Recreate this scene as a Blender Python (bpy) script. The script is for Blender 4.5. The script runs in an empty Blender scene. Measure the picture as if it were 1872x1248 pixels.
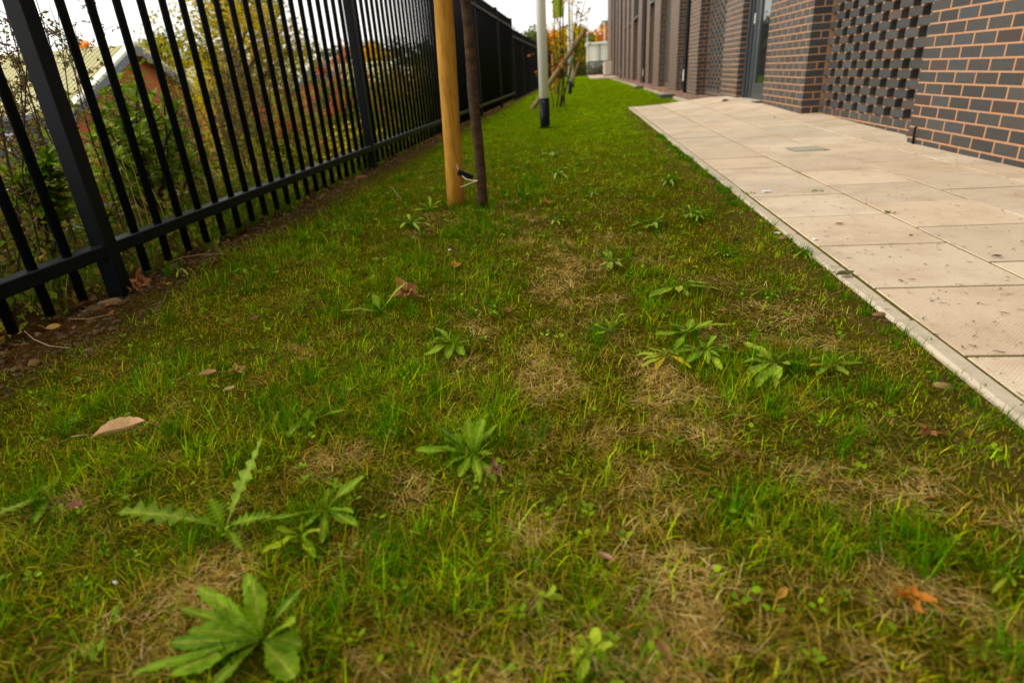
import bpy, math, random
import numpy as np
from mathutils import Vector, Matrix
rnd = random.Random(7)
RN = np.random.default_rng(11)
S = bpy.context.scene
COL = S.collection
# ------------------------------------------------------------------ camera
H = 0.66
CR = np.array([[0.9928, 0.10236, -0.06229], [0.01438, 0.41437, 0.90999], [-0.11896, 0.90433, -0.40991]])  # right, up, forward
FPX = 1089.04
cam_d = bpy.data.cameras.new('camera'); cam = bpy.data.objects.new('camera', cam_d); COL.objects.link(cam)
m = Matrix.Identity(4)
for i in range(3):
    m[i][0] = CR[0][i]; m[i][1] = CR[1][i]; m[i][2] = -CR[2][i]; m[i][3] = (0, 0, H)[i]
cam.matrix_world = m
cam_d.sensor_width = 36; cam_d.sensor_fit = 'HORIZONTAL'; cam_d.lens = FPX / 1872 * 36
cam_d.clip_start = 0.02; cam_d.clip_end = 3000
cam_d.dof.use_dof = True; cam_d.dof.focus_distance = 1.75; cam_d.dof.aperture_fstop = 2.8
S.camera = cam
# ------------------------------------------------------------------ sky, sun, exposure (overcast)
SUN_EL, SUN_AZ = math.radians(26), math.radians(263)     # azimuth clockwise from +Y: behind the camera, to the left
W = bpy.data.worlds.new('World'); S.world = W; W.use_nodes = True
nt = W.node_tree; nt.nodes.clear()
sky = nt.nodes.new('ShaderNodeTexSky'); sky.sky_type = 'NISHITA'; sky.sun_disc = False
sky.sun_elevation = SUN_EL; sky.sun_rotation = SUN_AZ; sky.dust_density = 4.0; sky.air_density = 1.0
hs = nt.nodes.new('ShaderNodeHueSaturation'); hs.inputs['Saturation'].default_value = 0.10
mixc = nt.nodes.new('ShaderNodeMix'); mixc.data_type = 'RGBA'; mixc.inputs[0].default_value = 0.60
mixc.inputs[7].default_value = (9.6, 9.3, 8.7, 1)          # even cloud layer
bgn = nt.nodes.new('ShaderNodeBackground'); bgn.inputs[1].default_value = 0.105
wo = nt.nodes.new('ShaderNodeOutputWorld')
nt.links.new(sky.outputs[0], hs.inputs['Color']); nt.links.new(hs.outputs[0], mixc.inputs[6])
nt.links.new(mixc.outputs[2], bgn.inputs[0]); nt.links.new(bgn.outputs[0], wo.inputs[0])
sl = bpy.data.lights.new('sun', 'SUN'); sl.energy = 1.5; sl.angle = math.radians(32); sl.color = (1.0, 0.95, 0.86)
so = bpy.data.objects.new('sun', sl); COL.objects.link(so)
sd = Vector((math.sin(SUN_AZ) * math.cos(SUN_EL), math.cos(SUN_AZ) * math.cos(SUN_EL), math.sin(SUN_EL)))
so.rotation_euler = sd.to_track_quat('Z', 'Y').to_euler()
S.view_settings.view_transform = 'Standard'; S.view_settings.look = 'None'
S.view_settings.exposure = 0.9; S.view_settings.gamma = 1.0
S.cycles.max_bounces = 8; S.cycles.diffuse_bounces = 3; S.cycles.glossy_bounces = 3
S.cycles.transmission_bounces = 4; S.cycles.transparent_max_bounces = 6
S.cycles.use_denoising = True

# ------------------------------------------------------------------ helpers
def ray(px, py):
    return CR.T @ np.array([(px - 936) / FPX, -(py - 624) / FPX, 1.0])
def G(px, py, z=0.0):                       # where the photograph's pixel meets the height z
    d = ray(px, py); t = (z - H) / d[2]
    return Vector((d[0] * t, d[1] * t, z))
def sm(a, b, x):
    t = np.clip((x - a) / (b - a), 0, 1); return t * t * (3 - 2 * t)
_lat = np.random.default_rng(5).random((256, 256))
def vn(x, y, s, o=0):
    x = np.asarray(x, float) / s + 37.3 * o + 1000; y = np.asarray(y, float) / s + 11.7 * o + 1000
    xi = np.floor(x).astype(int); yi = np.floor(y).astype(int); fx = x - xi; fy = y - yi
    fx = fx * fx * (3 - 2 * fx); fy = fy * fy * (3 - 2 * fy)
    g = lambda a, b: _lat[a % 256, b % 256]
    return (g(xi, yi) * (1 - fx) + g(xi + 1, yi) * fx) * (1 - fy) + (g(xi, yi + 1) * (1 - fx) + g(xi + 1, yi + 1) * fx) * fy
def fbm(x, y, s, o=0):
    return (vn(x, y, s, o) + 0.5 * vn(x, y, s / 2, o + 1) + 0.25 * vn(x, y, s / 4, o + 2)) / 1.75

def lawn_z(x, y):                            # height of the ground everywhere
    x = np.asarray(x, float); y = np.asarray(y, float)
    near = sm(-2.3, -1.6, x) * (1 - sm(0.7, 0.82, x)) * (1 - sm(40, 60, y))
    z = -0.02 + near * 0.022 * (fbm(x, y, 0.35, 3) - 0.5) + near * 0.03 * (vn(x, y, 1.6, 8) - 0.5)
    z = z + np.exp(-((x + 1.68) / 0.11) ** 2) * (0.012 + 0.03 * (fbm(x, y, 0.16, 21) - 0.35)) * (y < 45)
    z = z - 0.02 * np.exp(-((x + 1.8) / 0.10) ** 2)
    t = np.clip((-2.5 - x) / 8.0, 0, 1); t = t * t * (3 - 2 * t)
    z = z - 2.75 * t
    z = z + 0.012 * sm(0.6, 0.8, x) * (y < 11.13) - 0.08 * np.where(y < 11.13, sm(0.83, 0.95, x), sm(1.98, 2.1, x))
    z = z - 0.3 * sm(60, 75, y)
    hill = sm(70, 170, -0.75 * x + 0.75 * y - 30) * (9.0 + 3.0 * vn(x, y, 60, 4)) * sm(-10, 40, y) * sm(25, -50, x)
    return z + hill
def LZ(x, y): return float(lawn_z(x, y))

def new_obj(name, me, mats=(), parent=None):
    o = bpy.data.objects.new(name, me); COL.objects.link(o)
    for mm in mats: me.materials.append(mm)
    if parent is not None: o.parent = parent
    return o
def tag(o, label=None, cat=None, group=None, kind=None):
    if label: o['label'] = label
    if cat: o['category'] = cat
    if group: o['group'] = group
    if kind: o['kind'] = kind
    return o
ORG = {}
def thing(name, label, cat, loc=(0, 0, 0), group=None):
    o = bpy.data.objects.new(name, None); COL.objects.link(o); o.empty_display_size = 0.05
    o.location = loc; ORG[o.name] = Vector(loc)
    return tag(o, label, cat, group)
def origin(p):
    return ORG.get(p.name, Vector((0, 0, 0))) if p is not None else Vector((0, 0, 0))

class MB:
    def __init__(s): s.v = []; s.f = []; s.c = []; s.m = []
    def add(s, vs, fs, col=(1, 1, 1), mi=0):
        n = len(s.v); s.v += [tuple(p) for p in vs]
        if isinstance(col, list): s.c += col
        else: s.c += [tuple(col)] * len(vs)
        s.f += [tuple(i + n for i in f) for f in fs]; s.m += [mi] * len(fs)
    def box(s, a, b, col=(1, 1, 1), mi=0, ch=0.0):
        x0, y0, z0 = a; x1, y1, z1 = b
        if ch <= 0:
            s.add([(x0,y0,z0),(x1,y0,z0),(x1,y1,z0),(x0,y1,z0),(x0,y0,z1),(x1,y0,z1),(x1,y1,z1),(x0,y1,z1)],
                  [(0,3,2,1),(4,5,6,7),(0,1,5,4),(1,2,6,5),(2,3,7,6),(3,0,4,7)], col, mi); return
        c = ch; V = []
        for zz, zi in ((z0, 1), (z1, -1)):
            for xx, xi in ((x0, 1), (x1, -1)):
                for yy, yi in ((y0, 1), (y1, -1)):
                    V += [(xx, yy + c*yi, zz + c*zi), (xx + c*xi, yy, zz + c*zi), (xx + c*xi, yy + c*yi, zz)]
        I = lambda zi, xi, yi, k: ((zi*2 + xi)*2 + yi)*3 + k
        F = []
        F += [(I(0,0,0,0),I(1,0,0,0),I(1,0,1,0),I(0,0,1,0)), (I(0,1,0,0),I(0,1,1,0),I(1,1,1,0),I(1,1,0,0))]
        F += [(I(0,0,0,1),I(0,1,0,1),I(1,1,0,1),I(1,0,0,1)), (I(0,0,1,1),I(1,0,1,1),I(1,1,1,1),I(0,1,1,1))]
        F += [(I(0,0,0,2),I(0,0,1,2),I(0,1,1,2),I(0,1,0,2)), (I(1,0,0,2),I(1,1,0,2),I(1,1,1,2),I(1,0,1,2))]
        for zi in (0, 1):
            for xi in (0, 1): F.append((I(zi,xi,0,0),I(zi,xi,1,0),I(zi,xi,1,2),I(zi,xi,0,2)))
            for yi in (0, 1): F.append((I(zi,0,yi,1),I(zi,1,yi,1),I(zi,1,yi,2),I(zi,0,yi,2)))
        for xi in (0, 1):
            for yi in (0, 1): F.append((I(0,xi,yi,0),I(0,xi,yi,1),I(1,xi,yi,1),I(1,xi,yi,0)))
        for zi in (0, 1):
            for xi in (0, 1):
                for yi in (0, 1): F.append((I(zi,xi,yi,0),I(zi,xi,yi,1),I(zi,xi,yi,2)))
        s.add(V, F, col, mi)
    def tube(s, pts, rads, n=10, col=(1, 1, 1), mi=0, cap=True):
        pts = [Vector(p) for p in pts]
        if not hasattr(rads, '__len__'): rads = [rads] * len(pts)
        V = []; F = []; prev = None
        for i, p in enumerate(pts):
            d = (pts[min(i+1, len(pts)-1)] - pts[max(i-1, 0)]).normalized()
            if prev is None:
                u = d.orthogonal().normalized()
            else:
                u = (prev - d * prev.dot(d)).normalized()
            prev = u; w = d.cross(u)
            for k in range(n):
                a = 2 * math.pi * k / n
                V.append(p + (u * math.cos(a) + w * math.sin(a)) * rads[i])
        for i in range(len(pts) - 1):
            for k in range(n):
                F.append((i*n + k, i*n + (k+1) % n, (i+1)*n + (k+1) % n, (i+1)*n + k))
        if cap:
            F.append(tuple(range(n))[::-1]); F.append(tuple((len(pts)-1)*n + k for k in range(n)))
        s.add(V, F, col, mi)
    def build(s, name, mats, parent=None, smooth=False, org=None):
        me = bpy.data.meshes.new(name)
        o3 = origin(parent) if org is None else Vector(org)
        me.from_pydata([(p[0]-o3.x, p[1]-o3.y, p[2]-o3.z) for p in s.v], [], s.f)
        if not isinstance(mats, (list, tuple)): mats = [mats]
        ca = me.color_attributes.new('tint', 'FLOAT_COLOR', 'POINT')
        ca.data.foreach_set('color', np.array([(c[0], c[1], c[2], 1.0) for c in s.c], dtype=np.float32).ravel())
        if len(mats) > 1: me.polygons.foreach_set('material_index', s.m)
        if smooth: me.polygons.foreach_set('use_smooth', [True] * len(me.polygons))
        me.update()
        o = new_obj(name, me, mats, parent)
        if parent is None and org is not None: o.location = o3
        ORG[o.name] = o3
        return o

def bulk(name, verts, quads, tris, cols, mats, parent=None, smooth=True, org=None):
    """one large mesh straight from arrays"""
    o3 = origin(parent) if org is None else Vector(org)
    me = bpy.data.meshes.new(name)
    nq = 0 if quads is None else len(quads); ntr = 0 if tris is None else len(tris)
    me.vertices.add(len(verts))
    me.vertices.foreach_set('co', (np.asarray(verts, np.float32) - np.array(o3, np.float32)).ravel())
    li = []
    if nq: li.append(np.asarray(quads, np.int32).ravel())
    if ntr: li.append(np.asarray(tris, np.int32).ravel())
    li = np.concatenate(li)
    me.loops.add(len(li)); me.loops.foreach_set('vertex_index', li)
    me.polygons.add(nq + ntr)
    st = np.concatenate([np.arange(nq, dtype=np.int32) * 4, nq * 4 + np.arange(ntr, dtype=np.int32) * 3])
    me.polygons.foreach_set('loop_start', st)
    me.polygons.foreach_set('use_smooth', np.full(nq + ntr, smooth))
    me.update(calc_edges=True)
    ca = me.color_attributes.new('tint', 'FLOAT_COLOR', 'POINT')
    c4 = np.ones((len(verts), 4), np.float32); c4[:, :3] = cols
    ca.data.foreach_set('color', c4.ravel())
    o = new_obj(name, me, mats, parent)
    if parent is None and org is not None: o.location = o3
    ORG[o.name] = o3
    return o

# ------------------------------------------------------------------ materials
def mat(name, col=(0.5, 0.5, 0.5), rough=0.7, metal=0.0, spec=0.5, attr=False, noise=None, bump=None, trans=0.0, noise2=None, coat=0.0):
    """noise=(scale, amount, colour2): blend to colour2; bump=(scale, strength, distance)"""
    M = bpy.data.materials.new(name); M.use_nodes = True
    t = M.node_tree; b = t.nodes['Principled BSDF']; L = t.links.new
    b.inputs['Roughness'].default_value = rough; b.inputs['Metallic'].default_value = metal
    b.inputs['Specular IOR Level'].default_value = spec
    if coat: b.inputs['Coat Weight'].default_value = coat; b.inputs['Coat Roughness'].default_value = 0.15
    tc = t.nodes.new('ShaderNodeTexCoord')
    rgb = t.nodes.new('ShaderNodeRGB'); rgb.outputs[0].default_value = (*col, 1); cur = rgb.outputs[0]
    if attr:
        a = t.nodes.new('ShaderNodeAttribute'); a.attribute_name = 'tint'
        mm = t.nodes.new('ShaderNodeMix'); mm.data_type = 'RGBA'; mm.blend_type = 'MULTIPLY'; mm.inputs[0].default_value = 1
        L(cur, mm.inputs[6]); L(a.outputs['Color'], mm.inputs[7]); cur = mm.outputs[2]
    for nz in (noise, noise2):
        if nz:
            n = t.nodes.new('ShaderNodeTexNoise'); n.inputs['Scale'].default_value = nz[0]; n.inputs['Detail'].default_value = 6
            n.inputs['Roughness'].default_value = 0.65
            r = t.nodes.new('ShaderNodeMapRange'); r.inputs[1].default_value = nz[3] if len(nz) > 3 else 0.4
            r.inputs[2].default_value = nz[4] if len(nz) > 4 else 0.65; r.inputs[4].default_value = nz[1]
            mp = t.nodes.new('ShaderNodeMapping'); mp.inputs['Scale'].default_value = nz[5] if len(nz) > 5 else (1, 1, 1)
            L(tc.outputs['Object'], mp.inputs[0]); L(mp.outputs[0], n.inputs['Vector'])
            L(n.outputs[0], r.inputs[0])
            mm = t.nodes.new('ShaderNodeMix'); mm.data_type = 'RGBA'
            L(r.outputs[0], mm.inputs[0]); L(cur, mm.inputs[6]); mm.inputs[7].default_value = (*nz[2], 1); cur = mm.outputs[2]
    L(cur, b.inputs['Base Color'])
    if bump:
        n = t.nodes.new('ShaderNodeTexNoise'); n.inputs['Scale'].default_value = bump[0]; n.inputs['Detail'].default_value = 8
        n.inputs['Roughness'].default_value = 0.7
        mp = t.nodes.new('ShaderNodeMapping'); mp.inputs['Scale'].default_value = bump[3] if len(bump) > 3 else (1, 1, 1)
        L(tc.outputs['Object'], mp.inputs[0]); L(mp.outputs[0], n.inputs['Vector'])
        bp = t.nodes.new('ShaderNodeBump'); bp.inputs['Strength'].default_value = bump[1]; bp.inputs['Distance'].default_value = bump[2]
        L(n.outputs[0], bp.inputs['Height']); L(bp.outputs[0], b.inputs['Normal'])
    if trans > 0:
        tr = t.nodes.new('ShaderNodeBsdfTranslucent'); mx = t.nodes.new('ShaderNodeMixShader'); mx.inputs[0].default_value = trans
        L(cur, tr.inputs[0]); L(b.outputs[0], mx.inputs[1]); L(tr.outputs[0], mx.inputs[2])
        L(mx.outputs[0], t.nodes['Material Output'].inputs[0])
    return M

M_BLADE = mat('grass_blade', (1.08, 1.26, 1.0), 0.75, spec=0.0, attr=True, trans=0.20)
M_LEAF = mat('leaf', (1.65, 1.62, 0.75), 0.42, spec=0.08, attr=True, trans=0.22, noise=(30, .45, (0.045, 0.10, 0.004), .5, .75), bump=(110, 0.9, 0.008))
M_FOL = mat('foliage', (1.7, 1.65, 1.25), 0.65, spec=0.02, attr=True, trans=0.3)
M_DRY = mat('dead_leaf', (1, 1, 1), 0.8, spec=0.05, attr=True, trans=0.1, noise=(45, 0.3, (0.22, 0.11, 0.04)), bump=(90, 0.4, 0.004))
M_FENCE = mat('black_paint', (0.0035, 0.005, 0.0065), 0.4, spec=0.13, noise2=(70, 0.4, (0.022, 0.020, 0.016), 0.64, 0.72), noise=(14, 0.4, (0.008, 0.009, 0.010)), bump=(220, 0.12, 0.002))
M_BRICK = mat('dark_brick', (1, 1, 1), 0.55, spec=0.35, attr=True, noise=(35, 0.45, (0.035, 0.032, 0.03)), bump=(300, 0.35, 0.002))
M_MORTAR = mat('orange_mortar', (0.44, 0.225, 0.11), 0.95, spec=0.05, noise=(40, 0.8, (0.33, 0.19, 0.115)), bump=(400, 0.6, 0.003))
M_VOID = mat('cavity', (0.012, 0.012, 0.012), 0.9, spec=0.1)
M_STONE = mat('stone', (1, 1, 1), 0.9, spec=0.05, attr=True, noise=(40, 0.5, (0.16, 0.10, 0.05)), bump=(80, 0.5, 0.006))
M_WOODPOLE = mat('treated_timber', (0.44, 0.215, 0.026), 0.7, spec=0.12, noise=(9, 0.6, (0.27, 0.115, 0.010), 0.45, 0.62, (2.5, 2.5, 0.5)),
                 noise2=(17, 0.8, (0.20, 0.085, 0.010), 0.54, 0.64, (5, 5, 0.35)), bump=(30, 0.45, 0.004, (5, 5, 0.3)))
M_BARK = mat('bark', (0.070, 0.040, 0.018), 0.75, spec=0.06, noise=(16, 0.8, (0.026, 0.016, 0.010), 0.4, 0.6, (1, 1, 2.5)),
             noise2=(60, 0.95, (0.36, 0.22, 0.10), 0.66, 0.69, (1.3, 1.3, 2.2)), bump=(60, 0.4, 0.004, (1, 1, 2)))
M_STEM = mat('stems', (1, 1, 1), 0.8, spec=0.2, attr=True)
M_WHITE = mat('white_paint', (0.90, 0.87, 0.80), 0.4, noise=(3, 0.2, (0.82, 0.78, 0.68)))
M_BLACKP = mat('black_plastic', (0.005, 0.005, 0.006), 0.45, spec=0.12)
M_METALG = mat('grey_metal', (0.03, 0.037, 0.041), 0.38, noise=(8, 0.4, (0.045, 0.05, 0.053)))
M_STEEL = mat('steel', (0.5, 0.5, 0.48), 0.4, metal=0.8)
M_PLAIN = mat('painted', (1, 1, 1), 0.6, attr=True)

def glass_mat():
    M = bpy.data.materials.new('door_glass'); M.use_nodes = True
    b = M.node_tree.nodes['Principled BSDF']
    b.inputs['Base Color'].default_value = (0.012, 0.015, 0.014, 1); b.inputs['Roughness'].default_value = 0.015
    b.inputs['IOR'].default_value = 1.9; b.inputs['Specular IOR Level'].default_value = 0.9
    return M
M_GLASS = glass_mat()

# ------------------------------------------------------------------ ground
def ground_mat():
    M = bpy.data.materials.new('ground'); M.use_nodes = True
    t = M.node_tree; b = t.nodes['Principled BSDF']; L = t.links.new
    b.inputs['Roughness'].default_value = 0.95; b.inputs['Specular IOR Level'].default_value = 0.0
    tc = t.nodes.new('ShaderNodeTexCoord'); sx = t.nodes.new('ShaderNodeSeparateXYZ'); L(tc.outputs['Object'], sx.inputs[0])
    def noise(sc, det=8):
        n = t.nodes.new('ShaderNodeTexNoise'); n.inputs['Scale'].default_value = sc; n.inputs['Detail'].default_value = det
        n.inputs['Roughness'].default_value = 0.7; L(tc.outputs['Object'], n.inputs['Vector']); return n.outputs[0]
    def rng(v, a, c, o0=0, o1=1):
        r = t.nodes.new('ShaderNodeMapRange'); r.inputs[1].default_value = a; r.inputs[2].default_value = c
        r.inputs[3].default_value = o0; r.inputs[4].default_value = o1; L(v, r.inputs[0]); return r.outputs[0]
    def mix(f, a, c):
        mm = t.nodes.new('ShaderNodeMix'); mm.data_type = 'RGBA'; L(f, mm.inputs[0])
        for k, v in ((6, a), (7, c)):
            if isinstance(v, tuple): mm.inputs[k].default_value = (*v, 1)
            else: L(v, mm.inputs[k])
        return mm.outputs[2]
    def mul(a, c):
        q = t.nodes.new('ShaderNodeMath'); q.operation = 'MULTIPLY'; L(a, q.inputs[0]); L(c, q.inputs[1]); return q.outputs[0]
    soil = mix(rng(noise(45), 0.4, 0.62), (0.036, 0.017, 0.005), (0.085, 0.044, 0.015))
    soil = mix(rng(noise(160), 0.6, 0.68), soil, (0.16, 0.11, 0.06))
    moss = mix(rng(noise(70), 0.4, 0.62), (0.022, 0.024, 0.001), (0.10, 0.092, 0.002))
    that = mix(rng(noise(110), 0.38, 0.62), (0.024, 0.014, 0.003), (0.11, 0.07, 0.022))
    lawn = mix(rng(noise(4.5), 0.46, 0.70), moss, that)
    lawn = mix(rng(noise(13), 0.58, 0.68), lawn, soil)
    far = rng(sx.outputs[1], 3.0, 9.0)
    lawn = mix(far, lawn, mix(rng(noise(9), 0.35, 0.65), (0.075, 0.125, 0.001), (0.14, 0.185, 0.0015)))
    ax = t.nodes.new('ShaderNodeMath'); ax.operation = 'SUBTRACT'; L(sx.outputs[0], ax.inputs[0]); L(rng(sx.outputs[1], 1.3, 2.4, .05, 0), ax.inputs[1])
    edge = mul(rng(ax.outputs[0], -1.40, -1.68), rng(noise(7), 0.2, 0.5))
    lawn = mix(edge, lawn, soil)
    kerbd = mul(mul(rng(sx.outputs[0], 0.56, 0.78), rng(noise(5), 0.35, 0.55)), rng(sx.outputs[1], 11.0, 10.5))
    lawn = mix(kerbd, lawn, mix(rng(noise(30), 0.4, 0.6), (0.10, 0.060, 0.020), (0.075, 0.068, 0.004)))
    bed = mix(rng(noise(6), 0.35, 0.65), (0.030, 0.030, 0.010), (0.055, 0.060, 0.015))
    out = mix(rng(sx.outputs[0], -1.9, -2.3), lawn, bed)
    tar = mix(rng(noise(2), 0.3, 0.7), (0.06, 0.06, 0.06), (0.09, 0.088, 0.083))
    out = mix(rng(sx.outputs[0], -13, -15), out, tar)
    hil = mix(rng(noise(0.12), 0.35, 0.65), (0.030, 0.036, 0.018), (0.06, 0.050, 0.020))
    out = mix(rng(sx.outputs[2], 0.6, 1.6), out, hil)
    L(out, b.inputs['Base Color'])
    bp = t.nodes.new('ShaderNodeBump'); bp.inputs['Strength'].default_value = 0.9; bp.inputs['Distance'].default_value = 0.018
    L(noise(75), bp.inputs['Height']); L(bp.outputs[0], b.inputs['Normal'])
    return M
M_GROUND = ground_mat()
def lines(segs):
    out = []
    for a, b, st in segs: out += list(np.arange(a, b, st))
    return np.array(sorted(set(np.round(out, 4))))
gx = lines([(-1500, -400, 220), (-400, -100, 25), (-100, -20, 8), (-20, -6, 1.5), (-6, -2.5, 0.35), (-2.5, -1.3, 0.03), (-1.3, 0.9, 0.05), (0.9, 3, 0.7), (3, 20, 6), (20, 300, 60), (300, 1600, 320)])
gy = lines([(-600, -60, 120), (-60, -2, 10), (-2, 0.3, 0.15), (0.3, 5, 0.045), (5, 12, 0.12), (12, 60, 0.8), (60, 220, 8), (220, 500, 40), (500, 2200, 250)])
XX, YY = np.meshgrid(gx, gy, indexing='ij'); ZZ = lawn_z(XX, YY)
nx, ny = XX.shape; idx = np.arange(nx * ny).reshape(nx, ny)
Q = np.stack([idx[:-1, :-1], idx[1:, :-1], idx[1:, 1:], idx[:-1, 1:]], -1).reshape(-1, 4)
g = bulk('ground', np.stack([XX, YY, ZZ], -1).reshape(-1, 3), Q, None, (1, 1, 1), [M_GROUND]); tag(g, 'lawn and soil ground falling away beyond the fence', None, None, 'structure')

# ------------------------------------------------------------------ paved path
def pz(x, y):
    return 0.085 * float(sm(0.95, 2.44, x)) * float(sm(4.8, 10.0, y))
def slab_mat():
    M = mat('sand_slab', (1, 1, 1), 0.85, spec=0.25, attr=True, noise=(3.2, 0.75, (0.42, 0.295, 0.19), 0.46, 0.72), noise2=(140, 0.75, (0.26, 0.18, 0.11), 0.56, 0.70))
    t = M.node_tree; b = t.nodes['Principled BSDF']; L = t.links.new
    tc = t.nodes.new('ShaderNodeTexCoord'); sx = t.nodes.new('ShaderNodeSeparateXYZ'); L(tc.outputs['Object'], sx.inputs[0])
    def sn(v):
        a = t.nodes.new('ShaderNodeMath'); a.operation = 'MULTIPLY'; a.inputs[1].default_value = 2 * math.pi / 0.0105; L(v, a.inputs[0])
        c = t.nodes.new('ShaderNodeMath'); c.operation = 'SINE'; L(a.outputs[0], c.inputs[0]); return c.outputs[0]
    q = t.nodes.new('ShaderNodeMath'); q.operation = 'MULTIPLY'; L(sn(sx.outputs[0]), q.inputs[0]); L(sn(sx.outputs[1]), q.inputs[1])
    n = t.nodes.new('ShaderNodeTexNoise'); n.inputs['Scale'].default_value = 130; n.inputs['Detail'].default_value = 6; L(tc.outputs['Object'], n.inputs['Vector'])
    ad = t.nodes.new('ShaderNodeMath'); ad.operation = 'MULTIPLY_ADD'; ad.inputs[1].default_value = 1.6; L(n.outputs[0], ad.inputs[0]); L(q.outputs[0], ad.inputs[2])
    bp = t.nodes.new('ShaderNodeBump'); bp.inputs['Strength'].default_value = 0.22; bp.inputs['Distance'].default_value = 0.0016
    L(ad.outputs[0], bp.inputs['Height']); L(bp.outputs[0], b.inputs['Normal'])
    return M
M_SLAB = slab_mat()
M_JOINT = mat('mossy_joint', (0.10, 0.07, 0.028), 0.95, spec=0.0, noise=(9, 0.9, (0.13, 0.125, 0.008), 0.4, 0.55), bump=(200, 0.6, 0.004))
M_CONC = mat('concrete_edging', (0.53, 0.44, 0.32), 0.9, spec=0.2, noise=(20, 0.6, (0.40, 0.34, 0.24)), noise2=(150, 0.6, (0.19, 0.16, 0.11), 0.58, 0.7), bump=(120, 0.5, 0.004))
YEND = 11.1
mb = MB()
cols_x = [(0.878, 1.316), (1.328, 1.768), (1.780, 2.203), (2.215, 2.63)]
for ci, (x0, x1) in enumerate(cols_x):
    y = -1.9 + (0.235 if ci % 2 else 0.0) - 0.037
    if ci == 0 or ci == 2: y = 1.807 - 8 * 0.4672
    else: y = 2.502 - 9 * 0.4672
    while y < YEND:
        y0 = y + 0.006; y1 = min(y + 0.4672 - 0.006, YEND)
        if y1 - y0 > 0.05:
            t = rnd.uniform(0.86, 1.06); w = rnd.uniform(-0.02, 0.02); c = (0.64 * t + w, 0.505 * t, 0.355 * t - w * 0.5)
            mb_n = len(mb.v); dz = rnd.uniform(-0.001, 0.001); tx, ty = rnd.uniform(-0.0012, 0.0012), rnd.uniform(-0.002, 0.002)
            if abs(y0 - 3.68) < 0.03 and ci == 0: dz = -0.003
            if abs(y0 - 4.15) < 0.03 and ci == 0: dz = -0.002
            mb.box((x0, y0, -0.05), (x1, y1, 0.0), c, 0, ch=0.0012)
            for i in range(mb_n, len(mb.v)):
                px, py, p_z = mb.v[i]
                mb.v[i] = (px, py, p_z + dz + pz(px, py) + tx * (px - x0) + ty * (py - y0))
        y += 0.4672
jn = len(mb.v)
for i in range(60):
    ya, yb = -2 + i * (YEND + 2) / 60, -2 + (i + 1) * (YEND + 2) / 60
    for xa, xb in ((0.86, 1.3), (1.3, 1.8), (1.8, 2.66)):
        mb.add([(xa, ya, -0.0035 + pz(xa, ya)), (xb, ya, -0.0035 + pz(xb, ya)), (xb, yb, -0.0035 + pz(xb, yb)), (xa, yb, -0.0035 + pz(xa, yb))], [(0, 1, 2, 3)], (1, 1, 1), 1)
pth = mb.build('path', [M_SLAB, M_JOINT]); tag(pth, 'sand coloured paving slabs beside the brick building', None, None, 'structure')
mb = MB(); y = -2.1
while y < YEND:
    y1 = min(y + 0.912, YEND + 0.02)
    q = rnd.uniform(-.004, .004); mb.box((0.822 + q, y + 0.003, -0.16), (0.870 + q * .5, y1 - 0.003, rnd.uniform(-0.002, 0.004)), ch=0.007)
    y += 0.914
mb.box((0.86, YEND + 0.004, -0.16), (2.0, YEND + 0.05, 0.0), ch=0.006)
kb = mb.build('kerb', M_CONC); tag(kb, 'thin concrete edging between lawn and paving', None, None, 'structure')
# gravel strip and its edging beyond the paving
mb = MB(); y = YEND + 0.1
while y < 41.5:
    mb.box((1.965 - 0.003 * (y - 11), y, -0.15), (2.015 - 0.003 * (y - 11), y + 0.905, -0.004 + rnd.uniform(-.004, .004)), ch=0.006); y += 0.912
eg = mb.build('kerb_strip', M_CONC); tag(eg, 'concrete edging between far lawn and pink gravel', None, None, 'structure')
mb = MB(); mb.box((0.72, 42.0, -0.15), (2.46, 58.4, 0.012), (1, 1, 1), ch=0.01)
fs = mb.build('pavement', mat('pink_paving', (0.50, 0.36, 0.27), 0.9, noise=(2, 0.5, (0.42, 0.31, 0.22)))); tag(fs, 'pale pink paving at the far end of the lawn', None, None, 'structure')

# ------------------------------------------------------------------ brick building
XF = 2.44; REC = 0.19; CO = 0.075; ZB = 0.038 - 3 * CO
def bcol():
    r = rnd.random(); k = rnd.uniform(0.72, 1.28)
    if r < 0.035: c = (0.060, 0.040, 0.033)
    elif r < 0.25: c = (0.046, 0.049, 0.051)
    elif r < 0.45: c = (0.056, 0.049, 0.041)
    else: c = (0.048, 0.046, 0.041)
    return tuple(q * k for q in c)
def one_brick(mb, P, u0, u1, v0, v1, col=None):
    i = 0.0015; o = []
    for d, e in ((0.010, 0), (0.0012, 0), (0.0, i)):
        o += [P(u0 + e, v0 + e, d), P(u1 - e, v0 + e, d), P(u1 - e, v1 - e, d), P(u0 + e, v1 - e, d)]
    F = [(8, 9, 10, 11)]
    for a in (0, 4):
        for k in range(4): F.append((a + k, a + (k + 1) % 4, a + 4 + (k + 1) % 4, a + 4 + k))
    mb.add(o, F, col or bcol(), 0)
def bonded(mb, P, u0, u1, ztop, start_full_odd=True, kmin=0, both=False):
    """stretcher bond between u0 and u1; the corner at u0 carries full and half bricks in turn"""
    k = kmin
    while True:
        v0 = ZB + k * CO + 0.005; v1 = ZB + (k + 1) * CO - 0.005
        if v1 > ztop: break
        full = (k % 2 == 0) == start_full_odd
        u = u0; w = 0.212 if full else 0.0995
        while u < u1 - 0.02:
            e = min(u + w, u1)
            if u1 - e < 0.035: e = u1
            j = rnd.uniform(-0.0012, 0.0012)
            one_brick(mb, P, u + max(0, j), e, v0 + j * 0.5, v1 + j * 0.5); u = e + 0.013; w = 0.212
        k += 1
PF = lambda xf: (lambda u, v, d: (xf + d, u, v))
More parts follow.
